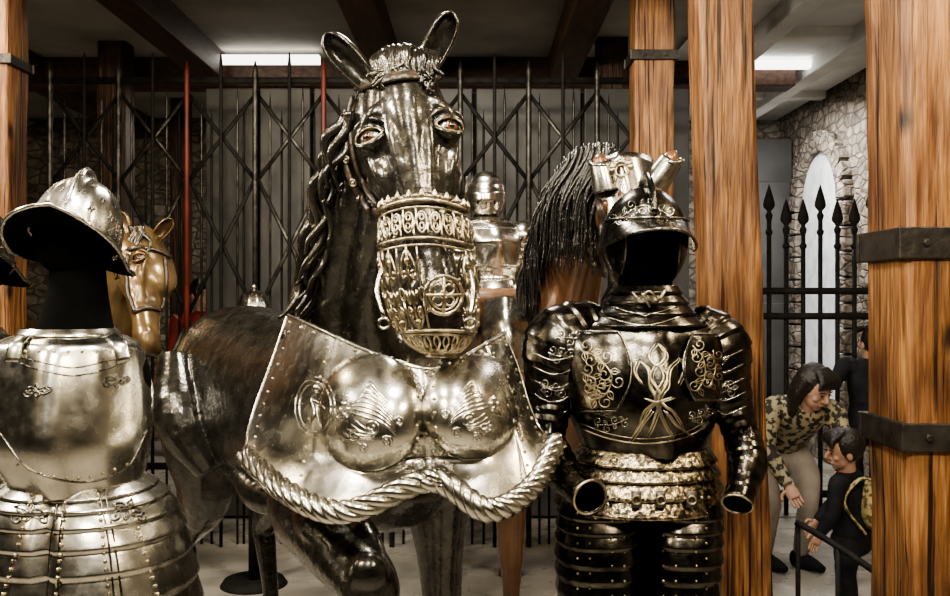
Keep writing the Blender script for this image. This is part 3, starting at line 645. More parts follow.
fl=[[(657,362),(651,378),(660,396),(655,418),(647,436)],[(657,362),(664,378),(656,396),(662,418),(671,436)],[(638,360),(648,370),(650,386),(656,400),(644,412),(638,430)],[(678,358),(668,370),(666,386),(660,400),(672,412),(681,428)],[(638,360),(634,372),(641,384)],[(678,358),(683,370),(677,384)],[(656,343),(649,356),(657,366),(665,356),(657,343)],[(630,440),(640,425),(652,410)],[(690,435),(676,425),(664,410)],[(644,398),(657,402),(672,397)]]
for f in fl:
    wire(mb,bvB,f,.0042,taper=True); wire(mb,bvB,[(a+2.5,b+1) for a,b in f],.0018)
vine(mb,bvW,[(580,350),(598,358),(612,376),(606,394),(592,400)],7,.0018)
vine(mb,bvW,[(582,372),(596,380),(594,392)],6,.0016)
vine(mb,bvW,[(692,346),(702,358),(704,376),(696,392)],6,.0017)
vine(mb,bvW,[(712,350),(714,370),(708,388)],5,.0015)
wire(mb,bvB,[(582,428),(610,438),(645,443),(680,438),(704,427)],.0024); wire(mb,bvB,[(582,423),(610,433),(645,438),(680,433),(704,422)],.0013)
mb.obj('gilt_inlay',gilt,B)
mb=MB()
for pts in([(548,352),(560,356),(572,348)],[(556,338),(574,338),(592,336)],[(540,385),(552,390),(564,390)],[(700,342),(712,350),(726,362)],[(714,380),(726,386),(734,390)]): vine(mb,bvPa,pts,4.5,.0013)
for k in range(5): wire(mb,bvPa,[(532+k,352+k*14),(554,360+k*14),(580,354+k*12)],.0014); wire(mb,bvPa,[(704+k*3,352+k*14),(722+k,358+k*14),(742+k,350+k*14)],.0014)
vine(mb,bvB,[(628,418),(612,424),(594,424)],4,.0013); vine(mb,bvB,[(688,418),(700,416),(708,408)],4,.0013)
vine(mb,bvHe,[(612,226),(630,212),(645,206),(662,212),(680,226)],5,.0013); wire(mb,bvHe,[(606,318),(645,326),(684,316)],.002); wire(mb,bvHe,[(612,308),(645,315),(678,307)],.002)
mb.obj('etched_lines',steel,B)
mb=MB()
for k in range(14):
    for cx in(578,590,612,624,664,676,696,706):
        h=hit(bvT,cx,506+k*7.5,.003)
        if h and k%2==(cx//2)%2: mb.rivet(h[0],None,.0032)
for k in range(22):
    h=hit(bvF,568+k*7,497+3*math.sin(k/21*pi),.003)
    if h: mb.rivet(h[0],None,.0042)
for cx in(592,636,660,690):
    h=hit(bvF,cx,500,.006)
    if h: mb.box(h[0],(.012,.005,.020),1); mb.ring(h[0]+V((0,-.008,0)),V((1,0,0)),V((0,0,1)),.010,.0025)
mb.obj('rivets_and_buckles',[brass,leather],B)
arm_legs(B,W(643,300,2.5).x,2.52,.80,blacka,.12,.085)
mb=MB(); rings(mb,[(643,500,2.56,50,.12),(643,560,2.56,55,.12),(643,600,2.56,52,.12)],cap=True,n=32); mb.obj('black_breeches',void,B)

# ---- brown horse with chanfron, carrying a mounted suit of armour
G=empty('brown_horse_with_chanfron'); gb=MB()
pollB=W(622,178,3.12); noseB=W(655,345,2.93)
ptB,axB=horse_head(gb,pollB,noseB,V((1,-.25,-.1)),.92)
gb.tube([W(540,420,3.85),W(553,350,3.72),W(566,280,3.55),W(584,215,3.37),W(608,175,3.22)],[(.24,.27),(.18,.25),(.14,.22),(.12,.18),(.09,.11)],(1,0,0),n=28,sub=6)
rB=V((.02,5.15,1.18)); cB=V((.33,3.85,1.12))
fdB,sdB,hf=horse_body(gb,rB,cB,.29,.33); bvG=gb.bvh()
vox(gb,'body',brownh,G,.012,5); hoofset(hf,fdB,G,steel_d)
mb=MB(); L2,S2,F2,l2=axB
def chf(u,v):
    s=-.04+.9*v; x=(u-.5)*2
    hw=.105+.03*math.sin(v*pi)-.05*v; 
    return ptB(s,x*hw*1.12,.155-.10*abs(x)**2.2-.05*v+.012*math.exp(-(x/.08)**2))
mb.grid(chf,24,24); mb.obj('chanfron',steel,G,[SOL(.005)])
mb=MB()
for sg,b,t in((-1,W(607,192,3.0),W(601,163,3.0)),(1,W(652,188,3.0),W(672,160,2.98))):
    mb.tube([b,b.lerp(t,.4),t],[(.045,.045),(.042,.042),(.036,.032)],n=20,sub=6,cap=False)
    mb.ring(t,(V((1,0,0))),V((0,1,.35)).normalized(),.036,.004)
mb.obj('chanfron_ear_guards',steel,G,[SOL(.004)])
mb=MB()
for b,t in((W(606,182,3.0),W(600,160,3.0)),(W(655,182,3.0),W(671,158,2.98))): mb.tube([b,t,t.lerp(b,-.3)],[.03,.026,.004],n=12)
mb.obj('ears',brownh,G)
mb=MB(); h0=ptB(.08,0,.175)
for k in range(7):
    a=pi*(k+.5)/7; mb.ell(h0+S2*math.cos(a)*.03-L2*math.sin(a)*.03,(.012,.012,.012),nu=10,nv=8)
mb.ring(h0,S2,L2,.02,.004); mb.obj('chanfron_boss',brass,G)
mb=MB(); st=[];dr=[];lnn=[]
CR=spl([V((612,146)),V((592,146)),V((572,156)),V((556,180)),V((547,212)),V((540,247)),V((530,282))],10)
for i in range(340):
    t=(i%85)/84; q=CR[int(t*(len(CR)-1))]
    st.append(W(q.x+random.uniform(-5,7),q.y+random.uniform(-3,5),3.08+.5*t-random.uniform(0,.06))); dr.append(V((-.36+.26*t+random.uniform(-.14,.14),-.04,-.9+random.uniform(-.1,.1)))); lnn.append(.15+.13*random.random()+(.05 if t<.3 else 0))
strands(mb,st,dr,lnn,r=.0070,wav=.022,segs=8,ph=.5,n=6,sub=2); mb.obj('mane',hair,G)
mb=MB()
for pts,w in(([(592,196),(584,215),(580,240),(590,262),(604,275)],.012),([(582,182),(592,190),(600,205),(604,240),(600,270)],.012)):
    P,N=ppath(bvG,pts,.008,8); strap(mb,P,N,w,.004)
mb.obj('bridle',leather,G)
mb=MB()
for px,py_ in((592,200),(583,222),(582,244),(592,262)):
    h=hit(bvG,px,py_,.014)
    if h: mb.ell(h[0],.009,nu=10,nv=8)
mb.obj('bridle_studs',brass,G)
mb=MB()
for i in range(12):
    o=V((random.uniform(-.04,.04),random.uniform(-.04,.04),0)); t0=rB-fdB*.28+V((0,0,.12)); mb.tube([t0+o*.4,t0-fdB*.1+o,t0-fdB*.14+o*2-V((0,0,.4)),t0-fdB*.1+o-V((0,0,.8))],[.03,.04,.03,.006],n=8)
mb.obj('tail',hair,G)
Rr=empty('mounted_armour_suit'); Rr.parent=G; Yr=4.45
mb=MB(); hc2=W(486,197,Yr)
def rib(u,v):
    th=2*pi*u; ph=pi*v; g=1+.015*math.sin(ph*18)*(1 if .15<v<.95 else 0)
    return hc2+V((.096*g*math.sin(ph)*math.cos(th),.11*g*math.sin(ph)*math.sin(th)-.035*math.exp(-((v-.55)/.15)**2)*max(0,-math.sin(th)),.125*math.cos(ph)))
mb.grid(rib,40,80,True); mb.obj('close_helmet',steel_b,Rr)
mb=MB(); mb.ell(hc2+V((0,-.082,.015)),(.07,.05,.007)); 
for k in range(5): mb.ell(hc2+V((-.04+.02*k,-.128+.004*abs(k-2),-.035)),(.004,.01,.014),nu=8,nv=6)
mb.obj('visor_slit',void,Rr)
mb=MB()
rings(mb,[(486,218,Yr,15,.08),(488,223,Yr,24,.1),(494,230,Yr,31,.13),(497,245,Yr,30,.165),(497,268,Yr,25,.14),(497,280,Yr,23,.13),(497,300,Yr,34,.18),(497,318,Yr,38,.2)],n=48,sub=16,lam=(7,.006),bump=lambda th,t:.02*math.exp(-((th-1.5*pi)/.2)**2)*math.sin(min(1,t*1.8)*pi)); mb.obj('lamellar_cuirass',steel_b,Rr)
mb=MB()
for sg,px in((-1,467),(1,523)):
    mb.ell(W(px,237,Yr-.03),(.075,.10,.080)); 
    for q in range(3): mb.ell(W(px+sg*(3+q*2),244+q*8,Yr-.03),(.068-.005*q,.09-.006*q,.05))
mb.tube([W(466,240,Yr),W(462,258,Yr-.03),W(463,276,Yr-.1),W(476,292,Yr-.3)],[.052,.048,.042,.034],n=20,sub=14,lam=(16,.08))
mb.tube([W(524,240,Yr),W(531,258,Yr-.03),W(531,276,Yr-.1),W(518,292,Yr-.3)],[.052,.048,.042,.034],n=20,sub=14,lam=(16,.08))
for sg in(-1,1):
    c0=V((hc2.x+.05,Yr,1.4)); mb.tube([c0+V((sg*.12,0,.1)),c0+V((sg*.33,-.28,-.08)),c0+V((sg*.37,-.3,-.45)),c0+V((sg*.37,-.26,-.75)),c0+V((sg*.37,-.42,-.80))],[.09,.085,.06,.045,.03],n=20,sub=14,lam=(22,.1))
mb.obj('arm_and_leg_harness',steel_b,Rr)
mb=MB(); c0=V((hc2.x+.05,Yr,1.50)); mb.tube([c0+V((0,-.38,.07)),c0+V((0,-.25,.0)),c0+V((0,.1,-.02)),c0+V((0,.3,.12))],[(.2,.03),(.27,.06),(.27,.06),(.2,.03)],n=24); mb.obj('war_saddle',brownl,Rr)
# steel crupper/crinet plates on the brown horse's shoulder
mb=MB(); 
for px,py_ in((500,330),(520,345)):
    pass
P=[[ (486,300,3.55),(505,296,3.45),(522,300,3.5)],[(482,330,3.42),(506,326,3.3),(530,332,3.36)],[(484,372,3.40),(508,370,3.28),(534,374,3.34)]]
patch(mb,P,10,12); mb.obj('shoulder_plate',steel,G,[SOL(.006)])

# ---- golden horse left rear
Gd=empty('golden_horse'); gb=MB()
pollG=W(140,238,4.25); noseG=W(150,352,4.00)
pg,ag=horse_head(gb,pollG,noseG,V((.75,-.62,-.1)),.82)
gb.tube([W(95,430,4.75),W(105,350,4.62),W(118,290,4.5),W(133,248,4.36)],[(.24,.27),(.18,.23),(.13,.17),(.085,.1)],(1,0,0),n=24,sub=6)
fdG,sdG,hf=horse_body(gb,V((-2.95,5.08,1.16)),V((-1.95,4.80,1.1)),.27,.33); bvGd=gb.bvh(); vox(gb,'body',goldh,Gd,.012,4); hoofset(hf,fdG,Gd,steel_d)
e=MB(); ear(e,W(128,236,4.3),W(121,212,4.3),(-.2,-1,0),.03); ear(e,W(154,240,4.25),W(172,219,4.25),(.5,-1,0),.03); e.obj('ears',goldh,Gd,[SOL(.007)])
eyes(Gd,pg,ag,.82,main=False,e=1.1)
mb=MB()
for i in range(26):
    t=i/25; strands(mb,[W(132-38*t,228+120*t,4.38+.2*t)],[V((-.4,-.3,-1))],[.2],r=.018,wav=.02)
strands(mb,[W(138+random.uniform(-8,10),226,4.18) for _ in range(10)],[V((random.uniform(-.3,.4),-.6,-1)) for _ in range(10)],[.14]*10,r=.012); mb.obj('mane',manem,Gd)
mb=MB()
for pts,w in(([(126,250),(140,248),(158,252),(170,258)],.010),([(164,258),(166,285),(160,310)],.008),([(133,312),(148,308),(164,312)],.010),([(128,255),(128,290),(136,312)],.008)):
    P,N=ppath(bvGd,pts,.010,8); strap(mb,P,N,w,.004)
mb.obj('bridle',leather,Gd)
Hs=empty('morion_helmet_on_stand'); morion(Hs,W(254,316,5.0),0,.4,.85,steel,False)
mb=MB(); p=W(254,316,5.0); mb.tube([(p.x,5,.02),(p.x,5,p.z+.05)],.03,n=12); mb.tube([(p.x,5,.0),(p.x,5,.03)],[.18,.16],n=24); mb.obj('stand',iron,Hs)

# ------------------------------------------------------------ timber posts
def post(name,x0,x1,Yf,m,bands=(),d=None,lean=0,top=3.5):
    X0=(x0-475)/F*Yf; X1=(x1-475)/F*Yf; w=X1-X0; d=d or w
    E=empty(name); mb=MB(); cx=(X0+X1)/2; cy=Yf+d/2
    def f(u,v):
        z=v*top; q=(u*4)%4; s=int(q); t=q-s; h=w/2; hd=d/2
        cor=[(-h,-hd),(h,-hd),(h,hd),(-h,hd)]; a=cor[s%4]; c=cor[(s+1)%4]
        x=a[0]+(c[0]-a[0])*t; y=a[1]+(c[1]-a[1])*t
        k=1-.04*(abs(x)/h*abs(y)/hd)**8
        o=noise.noise(V((x*3+cx,y*3,z*1.3)))*.010+noise.noise(V((x*14,y*14+cx,z*3)))*.004
        return V((x*k+math.copysign(o,x)+lean*(1.55-z),y*k+math.copysign(o,y),z))
    mb.grid(f,48,90,True); o=mb.obj('timber',m,E); o.location=(cx,cy,0)
    for i,(pb,hh) in enumerate(bands):
        zc=EYE+(298-pb)/F*Yf; hz=hh/2/F*Yf; mb=MB(); t=.018; xo=cx+lean*(1.55-zc)
        mb.box((xo,cy-d/2-t/2,zc),(w/2+.028,t/2,hz)); mb.box((xo,cy+d/2+t/2,zc),(w/2+.028,t/2,hz)); mb.box((xo-w/2-t/2-.004,cy,zc),(t/2,d/2,hz)); mb.box((xo+w/2+t/2+.004,cy,zc),(t/2,d/2,hz))
        for sx in(-1,1): mb.tube([(xo+sx*(w/2-.05),cy-d/2-t-.008,zc),(xo+sx*(w/2-.05),cy-d/2-t+.002,zc)],[.012,.014],(1,0,0),n=6,sub=1)
        mb.obj('iron_collar_%d'%(i+1),ironband,E,[('BEVEL',dict(width=.004,segments=2))],smooth=False)
    return E
post('timber_post',907,1015,2.65,wood,[(243,32),(437,28)],d=.27,lean=.012)
post('timber_post',709,763,3.9,wood,[],d=.24,lean=.030)
post('timber_post',635,674,5.2,wood,[(55,10)],d=.2)
post('timber_post',-45,7,4.3,wood,[(59,10)],d=.2)
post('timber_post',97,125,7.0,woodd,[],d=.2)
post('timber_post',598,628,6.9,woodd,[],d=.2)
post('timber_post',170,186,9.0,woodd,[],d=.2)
# ------------------------------------------------------------ room
def plane(name,mn,mx,m,parent=None):
    mb=MB(); c=[(a+b)/2 for a,b in zip(mn,mx)]; h=[abs(b-a)/2 for a,b in zip(mn,mx)]; mb.box(c,h); return mb.obj(name,m,parent,smooth=False)
plane('floor',(-6,-4,-.1),(3.5,10.2,0),floorm)
plane('ceiling',(-6,-4,3.5),(3.5,10.2,3.6),plaster)
plane('wall_back',(-6,10.0,0),(3.5,10.2,3.5),stone)
plane('wall_right',(3.3,-4,0),(3.5,10,3.5),stone)
plane('wall_left',(-6,-4,0),(-5.8,10,3.5),darkpl)
plane('wall_front',(-6,-4.2,0),(3.5,-4,3.5),darkpl)
wp=empty('partition_wall'); 
mb=MB(); X0=W(205,0,6.5).x; X1=W(690,0,6.5).x; nn=9
for i in range(nn):
    a=X0+(X1-X0)*i/nn; b=X0+(X1-X0)*(i+1)/nn; mb.box(((a+b)/2,6.5,1.52),((b-a)/2-.012,.03,1.5))
mb.obj('panels',panel,wp,[('BEVEL',dict(width=.008,segments=2))],smooth=False)
mb=MB(); mb.box(((X0+X1)/2,6.55,1.5),((X1-X0)/2,.02,1.5)); mb.obj('backing',iron,wp,smooth=False)
mb=MB(); mb.box((2.95,9.6,1.6),(.33,.05,1.6)); mb.box((2.95,9.53,2.2),(.30,.02,.55)); mb.box((2.95,9.53,.9),(.30,.02,.6)); mb.obj('door_1',panel,None,[('BEVEL',dict(width=.01,segments=2))],smooth=False)
bm=empty('ceiling_beams'); mb=MB()
for x in(-5.0,-3.6,-2.1,-.7,.7): mb.box((x,3.2,3.39),(.11,6.8,.11))
for y in(2.0,4.6,7.6): mb.box((-1.6,y,3.40),(4.2,.12,.13))
mb.obj('timber_beams',beamm,bm,[('BEVEL',dict(width=.01,segments=2))],smooth=False)
mb=MB()
for x in(2.05,2.75): mb.box((x,5.6,3.42),(.07,4.2,.08))
for y in(4.6,6.6,8.6): mb.box((2.5,y,3.45),(.75,.06,.05))
mb.obj('painted_beams',plasterw,bm,[('BEVEL',dict(width=.01,segments=2))],smooth=False)
mb=MB(); mb.box((2.42,6.4,3.485),(.84,3.6,.012)); mb.obj('painted_boards',plasterw,bm,smooth=False)
w1=empty('window_1'); mb=MB()
yc,hw,zs=8.75,.52,2.42
def arcp(r,n=16): return [V((0,yc+r*math.cos(pi*i/n),zs+r*math.sin(pi*i/n))) for i in range(n+1)]
o=arcp(hw); vs=[V((3.28,yc+hw,.6))]+[V((3.28,p.y,p.z)) for p in o]+[V((3.28,yc-hw,.6))]
mb.add(vs,[tuple(range(len(vs)))]); mb.obj('pane',winm,w1,smooth=False)
mb=MB()
for i in range(12):
    a=pi*(i+.5)/12; mb.box((3.26,yc+(hw+.09)*math.cos(a),zs+(hw+.09)*math.sin(a)),(.05,.10,.075),rot=Matrix.Rotation(a,3,'X'))
for i in range(8):
    for sg in(-1,1): mb.box((3.26,yc+sg*(hw+.09),.72+i*.225),(.05,.10,.105))
mb.obj('voussoirs',stone,w1,[('BEVEL',dict(width=.012,segments=2))],smooth=False)
# ------------------------------------------------------------ lattice barrier with upright lances
Lf=empty('lattice_barrier'); mb=MB(); Yl=5.75; zt=W(0,80,Yl).z; xs=[W(50+34.2*i,0,Yl).x for i in range(20)]
for i,x in enumerate(xs):
    z1=zt+.05+.05*(i%2); mi=1 if i in(4,8) else 0
    if abs(x-W(650,0,Yl).x)<.16: continue
    mb.tube([(x,Yl,0),(x,Yl,z1),(x,Yl,z1+.07)],[.011 if i%2 else .017,.011 if i%2 else .017,.004],n=8,sub=1,m=mi if mi else (2 if i%2==0 else 0))
    for k in(1,2):
        x2=x+.07*k+random.uniform(-.015,.015); mb.tube([(x2,Yl+.07,0),(x2,Yl+.07,z1-.12-.1*k),(x2,Yl+.07,z1-.02-.1*k)],[.008,.008,.001],n=6,sub=1,m=2 if k==1 else 0)
dx=xs[1]-xs[0]
for i in range(0,18,2):
    for z0 in(.55,1.45,2.28):
        h=.86 if z0<2 else .55
        for a,b in(((xs[i],z0),(xs[i]+2*dx,z0+h)),((xs[i],z0+h),(xs[i]+2*dx,z0))):
            mb.tube([(a[0],Yl+.03,a[1]),(b[0],Yl+.03,b[1])],[(.013,.004)]*2,(0,0,1),n=6,sub=1,m=2 if i%4 else 0)
for z in(zt,.5): mb.box(((xs[0]+xs[-1])/2,Yl+.02,z),((xs[-1]-xs[0])/2+.3,.012,.02))
mb.obj('bars',[iron,redp,polem],Lf)
If=empty('spearhead_railing'); mb=MB(); Yi=6.6
for i in range(12):
    x=W(752,0,Yi).x+i*.122; zt2=2.02+(.10 if i%3==1 else 0)
    mb.tube([(x,Yi,0),(x,Yi,zt2)],.017,n=8,sub=1)
    mb.tube([(x,Yi,zt2-.02),(x,Yi,zt2+.02),(x,Yi,zt2+.05),(x,Yi,zt2+.09),(x,Yi,zt2+.17),(x,Yi,zt2+.24)],[(.016,.012),(.026,.018),(.014,.012),(.042,.014),(.024,.010),(.002,.002)],n=8,sub=3)
    mb.ell((x,Yi,zt2-.1),.026,nu=10,nv=8)
for z in(1.60,1.42,.15): mb.box((2.68,Yi,z),(.74,.016,.024))
mb.obj('railing',iron,If)
# ------------------------------------------------------------ people
def hand(mb,w,d,sz,curl=.5):
    d=d.normalized(); s=d.cross(V((0,1,.2))).normalized(); n=d.cross(s)
    mb.tube([w,w+d*.04*sz,w+d*.085*sz],[(.022*sz,.016*sz),(.038*sz,.017*sz),(.036*sz,.014*sz)],s,n=12)
    for k,l in enumerate((.062,.075,.07,.055)):
        b=w+d*.08*sz+s*(-.027+.018*k)*sz; p1=b+d*l*.5*sz+n*curl*.012*sz; p2=b+d*l*.85*sz+n*curl*.035*sz
        mb.tube([b,p1,p2],[.0088*sz,.008*sz,.006*sz],s,n=8,sub=3)
    b=w+d*.025*sz-s*.03*sz; mb.tube([b,b+(d*.6-s)*.03*sz,b+(d*1.1-s)*.042*sz+n*.01],[.012*sz,.010*sz,.007*sz],s,n=8,sub=3)
def person(name,J,sz,face,hs,mj,mp,long_hair=False,hem=None):
    E=empty(name); f=V(face).normalized(); up=(J['head']-J['neck']).normalized(); sd=f.cross(up).normalized(); f=up.cross(sd)
    if f.dot(V(face))<0: f=-f
    sx=(J['rsh']-J['lsh']).normalized()
    mb=MB()
    mb.tube([J['pel']-V((0,0,.05*sz)),J['pel']+V((0,0,.03*sz)),J['pel'].lerp(J['chest'],.5),J['chest'],J['neck']-(J['neck']-J['chest'])*.25,J['neck']],[(.15*sz,.115*sz),(.155*sz,.12*sz),(.14*sz,.11*sz),(.165*sz,.12*sz),(.12*sz,.09*sz),(.06*sz,.06*sz)],sx,n=24,sub=5)
    for s in'lr':
        a,b,c=J[s+'sh'],J[s+'el'],J[s+'wr']
        mb.tube([J['chest'].lerp(a,.5)+V((0,0,.02*sz)),a,a.lerp(b,.5),b,b.lerp(c,.3),b.lerp(c,.75),c],[(.07*sz,.075*sz),(.070*sz,.072*sz),(.056*sz,.060*sz),(.052*sz,.054*sz),(.056*sz,.056*sz),(.042*sz,.042*sz),(.038*sz,.038*sz)],sx,n=16,sub=4)
        for q in range(3): P=b+(a-b).normalized()*(.02+q*.03)*sz; mb.ell(P,(.056*sz,.058*sz,.014*sz),nu=14,nv=8)
    for q in range(4): 
        P=J['pel'].lerp(J['chest'],.15+q*.2); mb.ell(P,(.150*sz,.118*sz,.022*sz),None,nu=24,nv=8)
    vox(mb,'jacket',mj,E,.010*sz+.002,3)
    mb=MB()
    mb.ell(J['pel']-V((0,0,.04*sz)),(.15*sz,.12*sz,.12*sz))
    for s in'lr': mb.tube([J['pel']+(J[s+'kn']-J['pel'])*.12+sx*(.07*sz if s=='r' else -.07*sz),J['pel'].lerp(J[s+'kn'],.5)+sx*(.075*sz if s=='r' else -.075*sz),J[s+'kn'],J[s+'kn'].lerp(J[s+'an'],.4),J[s+'an']],[(.09*sz,.1*sz),(.085*sz,.09*sz),(.062*sz,.064*sz),(.060*sz,.064*sz),(.048*sz,.052*sz)],sx,n=16,sub=5)
    vox(mb,'trousers',mp,E,.010*sz+.002,4)
    mb=MB()
    for s in'lr':
        a=J[s+'an']; ff=V((f.x,f.y,0)).normalized(); mb.tube([V((a.x,a.y,.045))-ff*.06*sz,V((a.x,a.y,.05)),V((a.x,a.y,.04))+ff*.1*sz,V((a.x,a.y,.03))+ff*.17*sz],[(.035*sz,.045),(.045*sz,.05),(.045*sz,.035),(.025*sz,.02)],ff.cross(V((0,0,1))),n=14)
    mb.obj('shoes',blackc,E)
    c=J['head']; k=hs
    mb=MB(); mb.ell(c+up*.02*k,(.074*k,.092*k,.095*k),(sd,f,up)); mb.ell(c-up*.045*k+f*.028*k,(.056*k,.058*k,.065*k),(sd,f,up)); mb.ell(c-up*.088*k+f*.055*k,(.026*k,.022*k,.020*k),(sd,f,up)); mb.tube([J['neck']-up*.03,c-up*.05*k],[.05*k,.05*k],n=14)
    mb.tube([c+f*.086*k+up*.012*k,c+f*.106*k-up*.022*k,c+f*.086*k-up*.032*k],[.008*k,.013*k,.010*k],sd,n=8)
    for s in(-1,1): mb.ell(c+sd*s*.077*k-up*.01*k,(.010*k,.018*k,.028*k),(sd,f,up),10,8); mb.ell(c+f*.062*k+sd*s*.036*k-up*.022*k,(.022*k,.018*k,.02*k),(sd,f,up),10,8)
    mb.ell(c+f*.082*k-up*.058*k,(.022*k,.010*k,.006*k),(sd,f,up),12,8)
    vox(mb,'head',skin,E,.0045*k,2)
    mb=MB()
    for s in(-1,1): mb.ell(c+f*.086*k+sd*s*.029*k+up*.006*k,(.010*k,.005*k,.0042*k),(sd,f,up),10,8); mb.tube([c+f*.091*k+sd*s*.016*k+up*.024*k,c+f*.090*k+sd*s*.03*k+up*.029*k,c+f*.080*k+sd*s*.046*k+up*.022*k],.0025*k,n=6)
    mb.obj('eyes_and_brows',eyeb,E)
    mb=MB(); mb.ell(c+up*.03*k-f*.022*k,(.088*k,.098*k,.10*k),(sd,f,up)); 
    for i in range(10):
        a=-.9+i*.2; mb.tube([c+up*.115*k+sd*a*.03*k,c+up*.09*k+f*.075*k+sd*a*.06*k,c+up*.050*k+f*.092*k+sd*a*.085*k],[.02*k,.018*k,.008*k],sd,n=8)
    if long_hair:
        for i in range(14):
            a=pi*(i/13)*1.25+pi*.875+pi; d=sd*math.cos(a*1.0)+(-f)*abs(math.sin(a)); mb.tube([c+up*.06*k+d*.07*k,c-up*.05*k+d*.095*k,c-up*.16*k+d*.09*k+V((0,0,-.02))],[.03*k,.028*k,.012*k],sd,n=8)
    vox(mb,'hair',dhair,E,.006*k,2)
    mb=MB()
    for s in'lr': hand(mb,J[s+'wr'],J[s+'wr']-J[s+'el']+V((0,0,-.02)),sz)
    mb.obj('hands',skin,E)
    return E
wj=dict(pel=V((1.74,5.30,.70)),chest=V((1.775,5.05,.92)),neck=V((1.79,4.95,.995)),head=V((1.80,4.87,1.07)),lsh=V((1.62,5.03,.95)),rsh=V((1.95,5.03,.93)),lel=V((1.56,4.95,.74)),rel=V((1.99,4.93,.74)),lwr=V((1.64,4.84,.57)),rwr=V((1.92,4.80,.64)),lkn=V((1.66,5.18,.42)),rkn=V((1.86,5.15,.42)),lan=V((1.66,5.30,.09)),ran=V((1.87,5.30,.09)))
wj['neck']=V((1.785,4.95,.985)); wj['head']=V((1.80,4.90,1.075))
person('woman_bending_forward',wj,.92,(.45,-.85,-.35),1.0,camo,pants,True)
cy_=4.42; cx=W(846,0,cy_).x; q=.94
def cc(x,y,z): return V((cx+x*q,cy_+y*q,.06+(z-.05)*q+.0))
cj=dict(pel=cc(.03,0,.43),chest=cc(.02,0,.66),neck=cc(0,-.01,.76),head=cc(-.02,-.03,.865),lsh=cc(-.07,-.09,.71),rsh=cc(.05,.09,.71),lel=cc(-.12,-.13,.56),rel=cc(0,.15,.56),lwr=cc(-.18,-.13,.47),rwr=cc(-.10,.13,.47),lkn=cc(-.02,-.06,.25),rkn=cc(.02,.08,.25),lan=cc(0,-.06,.06),ran=cc(.04,.08,.06))
C2=person('child_with_backpack',cj,.68,(-.95,.05,-.25),.84,blackc,blackc)
mb=MB(); bc=cc(.12,-.07,.60); mb.ell(bc,(.08,.10,.13)); mb.ell(bc+V((.05,-.03,-.05)),(.055,.07,.065)); vox(mb,'backpack',ycamo,C2,.01,3)
mb=MB(); mb.tube([bc+V((-.02,-.06,.12)),bc+V((-.10,-.06,.13)),bc+V((-.17,-.05,.02)),bc+V((-.08,-.08,-.12))],[(.018,.006)]*4,(0,1,0),n=8); mb.obj('backpack_strap',ycamo,C2)
ax_=W(868,0,5.9).x
aj=dict(pel=V((ax_,5.9,.74)),chest=V((ax_,5.88,1.02)),neck=V((ax_,5.87,1.17)),head=V((ax_,5.84,1.27)),lsh=V((ax_-.15,5.88,1.12)),rsh=V((ax_+.15,5.88,1.12)),lel=V((ax_-.26,5.8,1.02)),rel=V((ax_+.2,5.85,.86)),lwr=V((ax_-.38,5.68,1.02)),rwr=V((ax_+.16,5.72,.72)),lkn=V((ax_-.09,5.88,.40)),rkn=V((ax_+.09,5.88,.40)),lan=V((ax_-.1,5.9,.08)),ran=V((ax_+.1,5.9,.08)))
person('visitor_in_black',aj,.85,(-.3,.9,0),.9,blackc,blackc)
rx=W(203,0,7.2).x
rj=dict(pel=V((rx,7.2,.9)),chest=V((rx,7.2,1.25)),neck=V((rx,7.2,1.45)),head=V((rx,7.18,1.58)),lsh=V((rx-.18,7.2,1.38)),rsh=V((rx+.18,7.2,1.38)),lel=V((rx-.24,7.18,1.1)),rel=V((rx+.24,7.18,1.1)),lwr=V((rx-.2,7.0,.9)),rwr=V((rx+.2,7.0,.9)),lkn=V((rx-.1,7.18,.48)),rkn=V((rx+.1,7.18,.48)),lan=V((rx-.1,7.2,.08)),ran=V((rx+.1,7.2,.08)))
person('visitor_in_red_jacket',rj,1.0,(.6,-.8,0),1.0,redc,blackc)
Br=empty('barrier_rail'); mb=MB()
mb.tube([W(796,522,4.0),W(812,531,3.95),W(840,548,3.85),W(880,575,3.75)],[(.014,.014)]*4,n=12)
for px,Yb,pyy in((798,4.0,524),(838,3.855,547),(876,3.76,572)):
    p=W(px,pyy,Yb); mb.tube([(p.x,p.y,0),(p.x,p.y,p.z)],.011,n=10,sub=1); mb.tube([(p.x,p.y,0),(p.x,p.y,.02)],[.06,.05],n=20,sub=1)
mb.obj('rail',iron,Br)

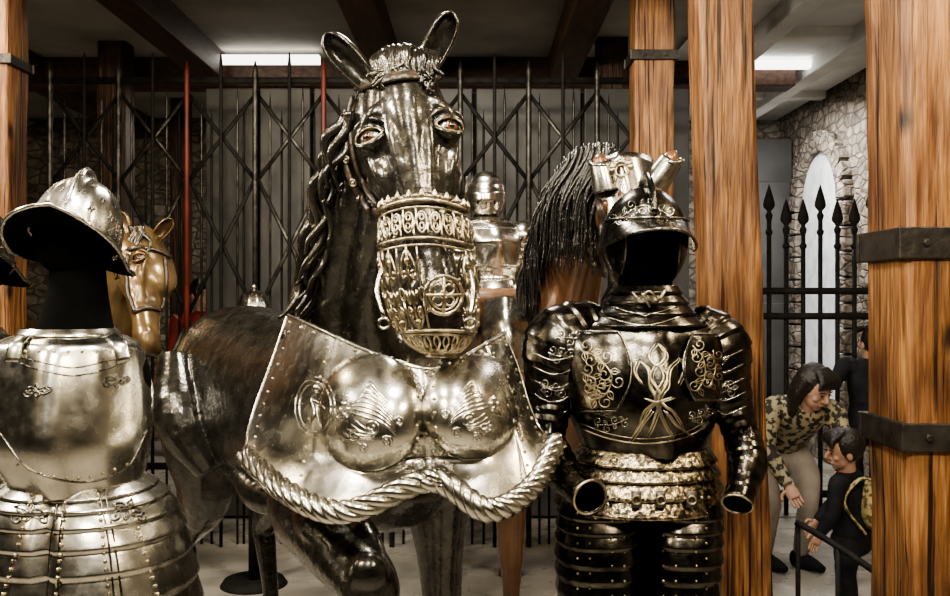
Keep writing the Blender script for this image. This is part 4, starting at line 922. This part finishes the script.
# ------------------------------------------------------------ lights
def area(name,loc,tgt,pw,size,col):
    d=bpy.data.lights.new(name,'AREA'); d.energy=pw; d.size=size; d.color=col; o=bpy.data.objects.new(name,d); o.location=loc
    o.rotation_euler=(V(tgt)-V(loc)).to_track_quat('-Z','Y').to_euler(); bpy.context.scene.collection.objects.link(o)
warm=(1,.83,.57); neu=(1,.93,.79); cool=(1,.98,.95)
area('ceiling_lamp_front_left',(-2.0,.6,3.2),(-.5,2.5,1.2),75,.45,warm)
area('ceiling_lamp_front_mid',(-.2,.2,3.3),(0,2.5,1.3),75,.45,neu)
area('ceiling_lamp_front_right',(1.3,.4,3.2),(.8,2.8,1.3),50,.4,warm)
area('ceiling_lamp_over_left',(-1.3,1.8,3.3),(-1.0,2.3,1.0),45,.3,neu)
area('ceiling_lamp_over_mid',(.05,1.55,3.35),(0,2.3,1.0),40,.3,neu)
area('ceiling_lamp_over_right',(.75,1.9,3.35),(.5,2.5,1.0),30,.3,warm)
area('fill_light_side_left',(-2.8,2.4,2.9),(-.4,2.7,1.3),90,.45,neu)  # added fill from the left, lifts highlights on the war horse's neck
area('ceiling_lamp_side_right',(1.9,2.3,3.1),(.3,2.6,1.3),30,.3,warm)
area('fill_light_rear',(-.2,3.9,3.3),(.1,4.5,1.0),60,.4,neu)  # added fill to brighten the mounted suit's torso
area('ceiling_lamp_rear_left',(-2.3,3.6,3.2),(-1.9,4.6,1.2),35,.4,warm)
area('ceiling_lamp_hall_near',(1.9,4.5,3.3),(1.9,4.8,0),35,.5,cool)
area('backlight_hall_right',(2.5,8.0,3.2),(2.7,8.4,1),75,.6,cool)  # added light, set behind the railing so its bars turn to silhouettes
area('ceiling_lamp_hall_rear',(-1.5,8.4,3.2),(-1.5,8.4,0),40,.8,neu)
w=bpy.data.worlds.new('World'); bpy.context.scene.world=w; w.use_nodes=True; w.node_tree.nodes['Background'].inputs[0].default_value=(.5,.47,.41,1); w.node_tree.nodes['Background'].inputs[1].default_value=.06
Lp=empty('fluorescent_ceiling_lamp')
mb=MB()
for x,y in((-1.62,7.25),(2.4,7.4),(2.4,5.0),(-1.2,-1.0),(1.2,-1.0),(-3.5,1.0)):  # tubes behind the camera are added, unseen, for reflections in the metal
    mb.box((x,y,3.42),(.4,.04,.03))
mb.obj('tubes',lampm,Lp,smooth=False)
cd=bpy.data.cameras.new('camera'); cd.lens=35; cd.sensor_width=36; co=bpy.data.objects.new('camera',cd); co.location=(0,0,EYE); co.rotation_euler=(pi/2,0,0); bpy.context.scene.collection.objects.link(co); bpy.context.scene.camera=co
sc=bpy.context.scene
try:
    sc.view_settings.view_transform='AgX'; sc.view_settings.look='AgX - Medium High Contrast'
except Exception: pass
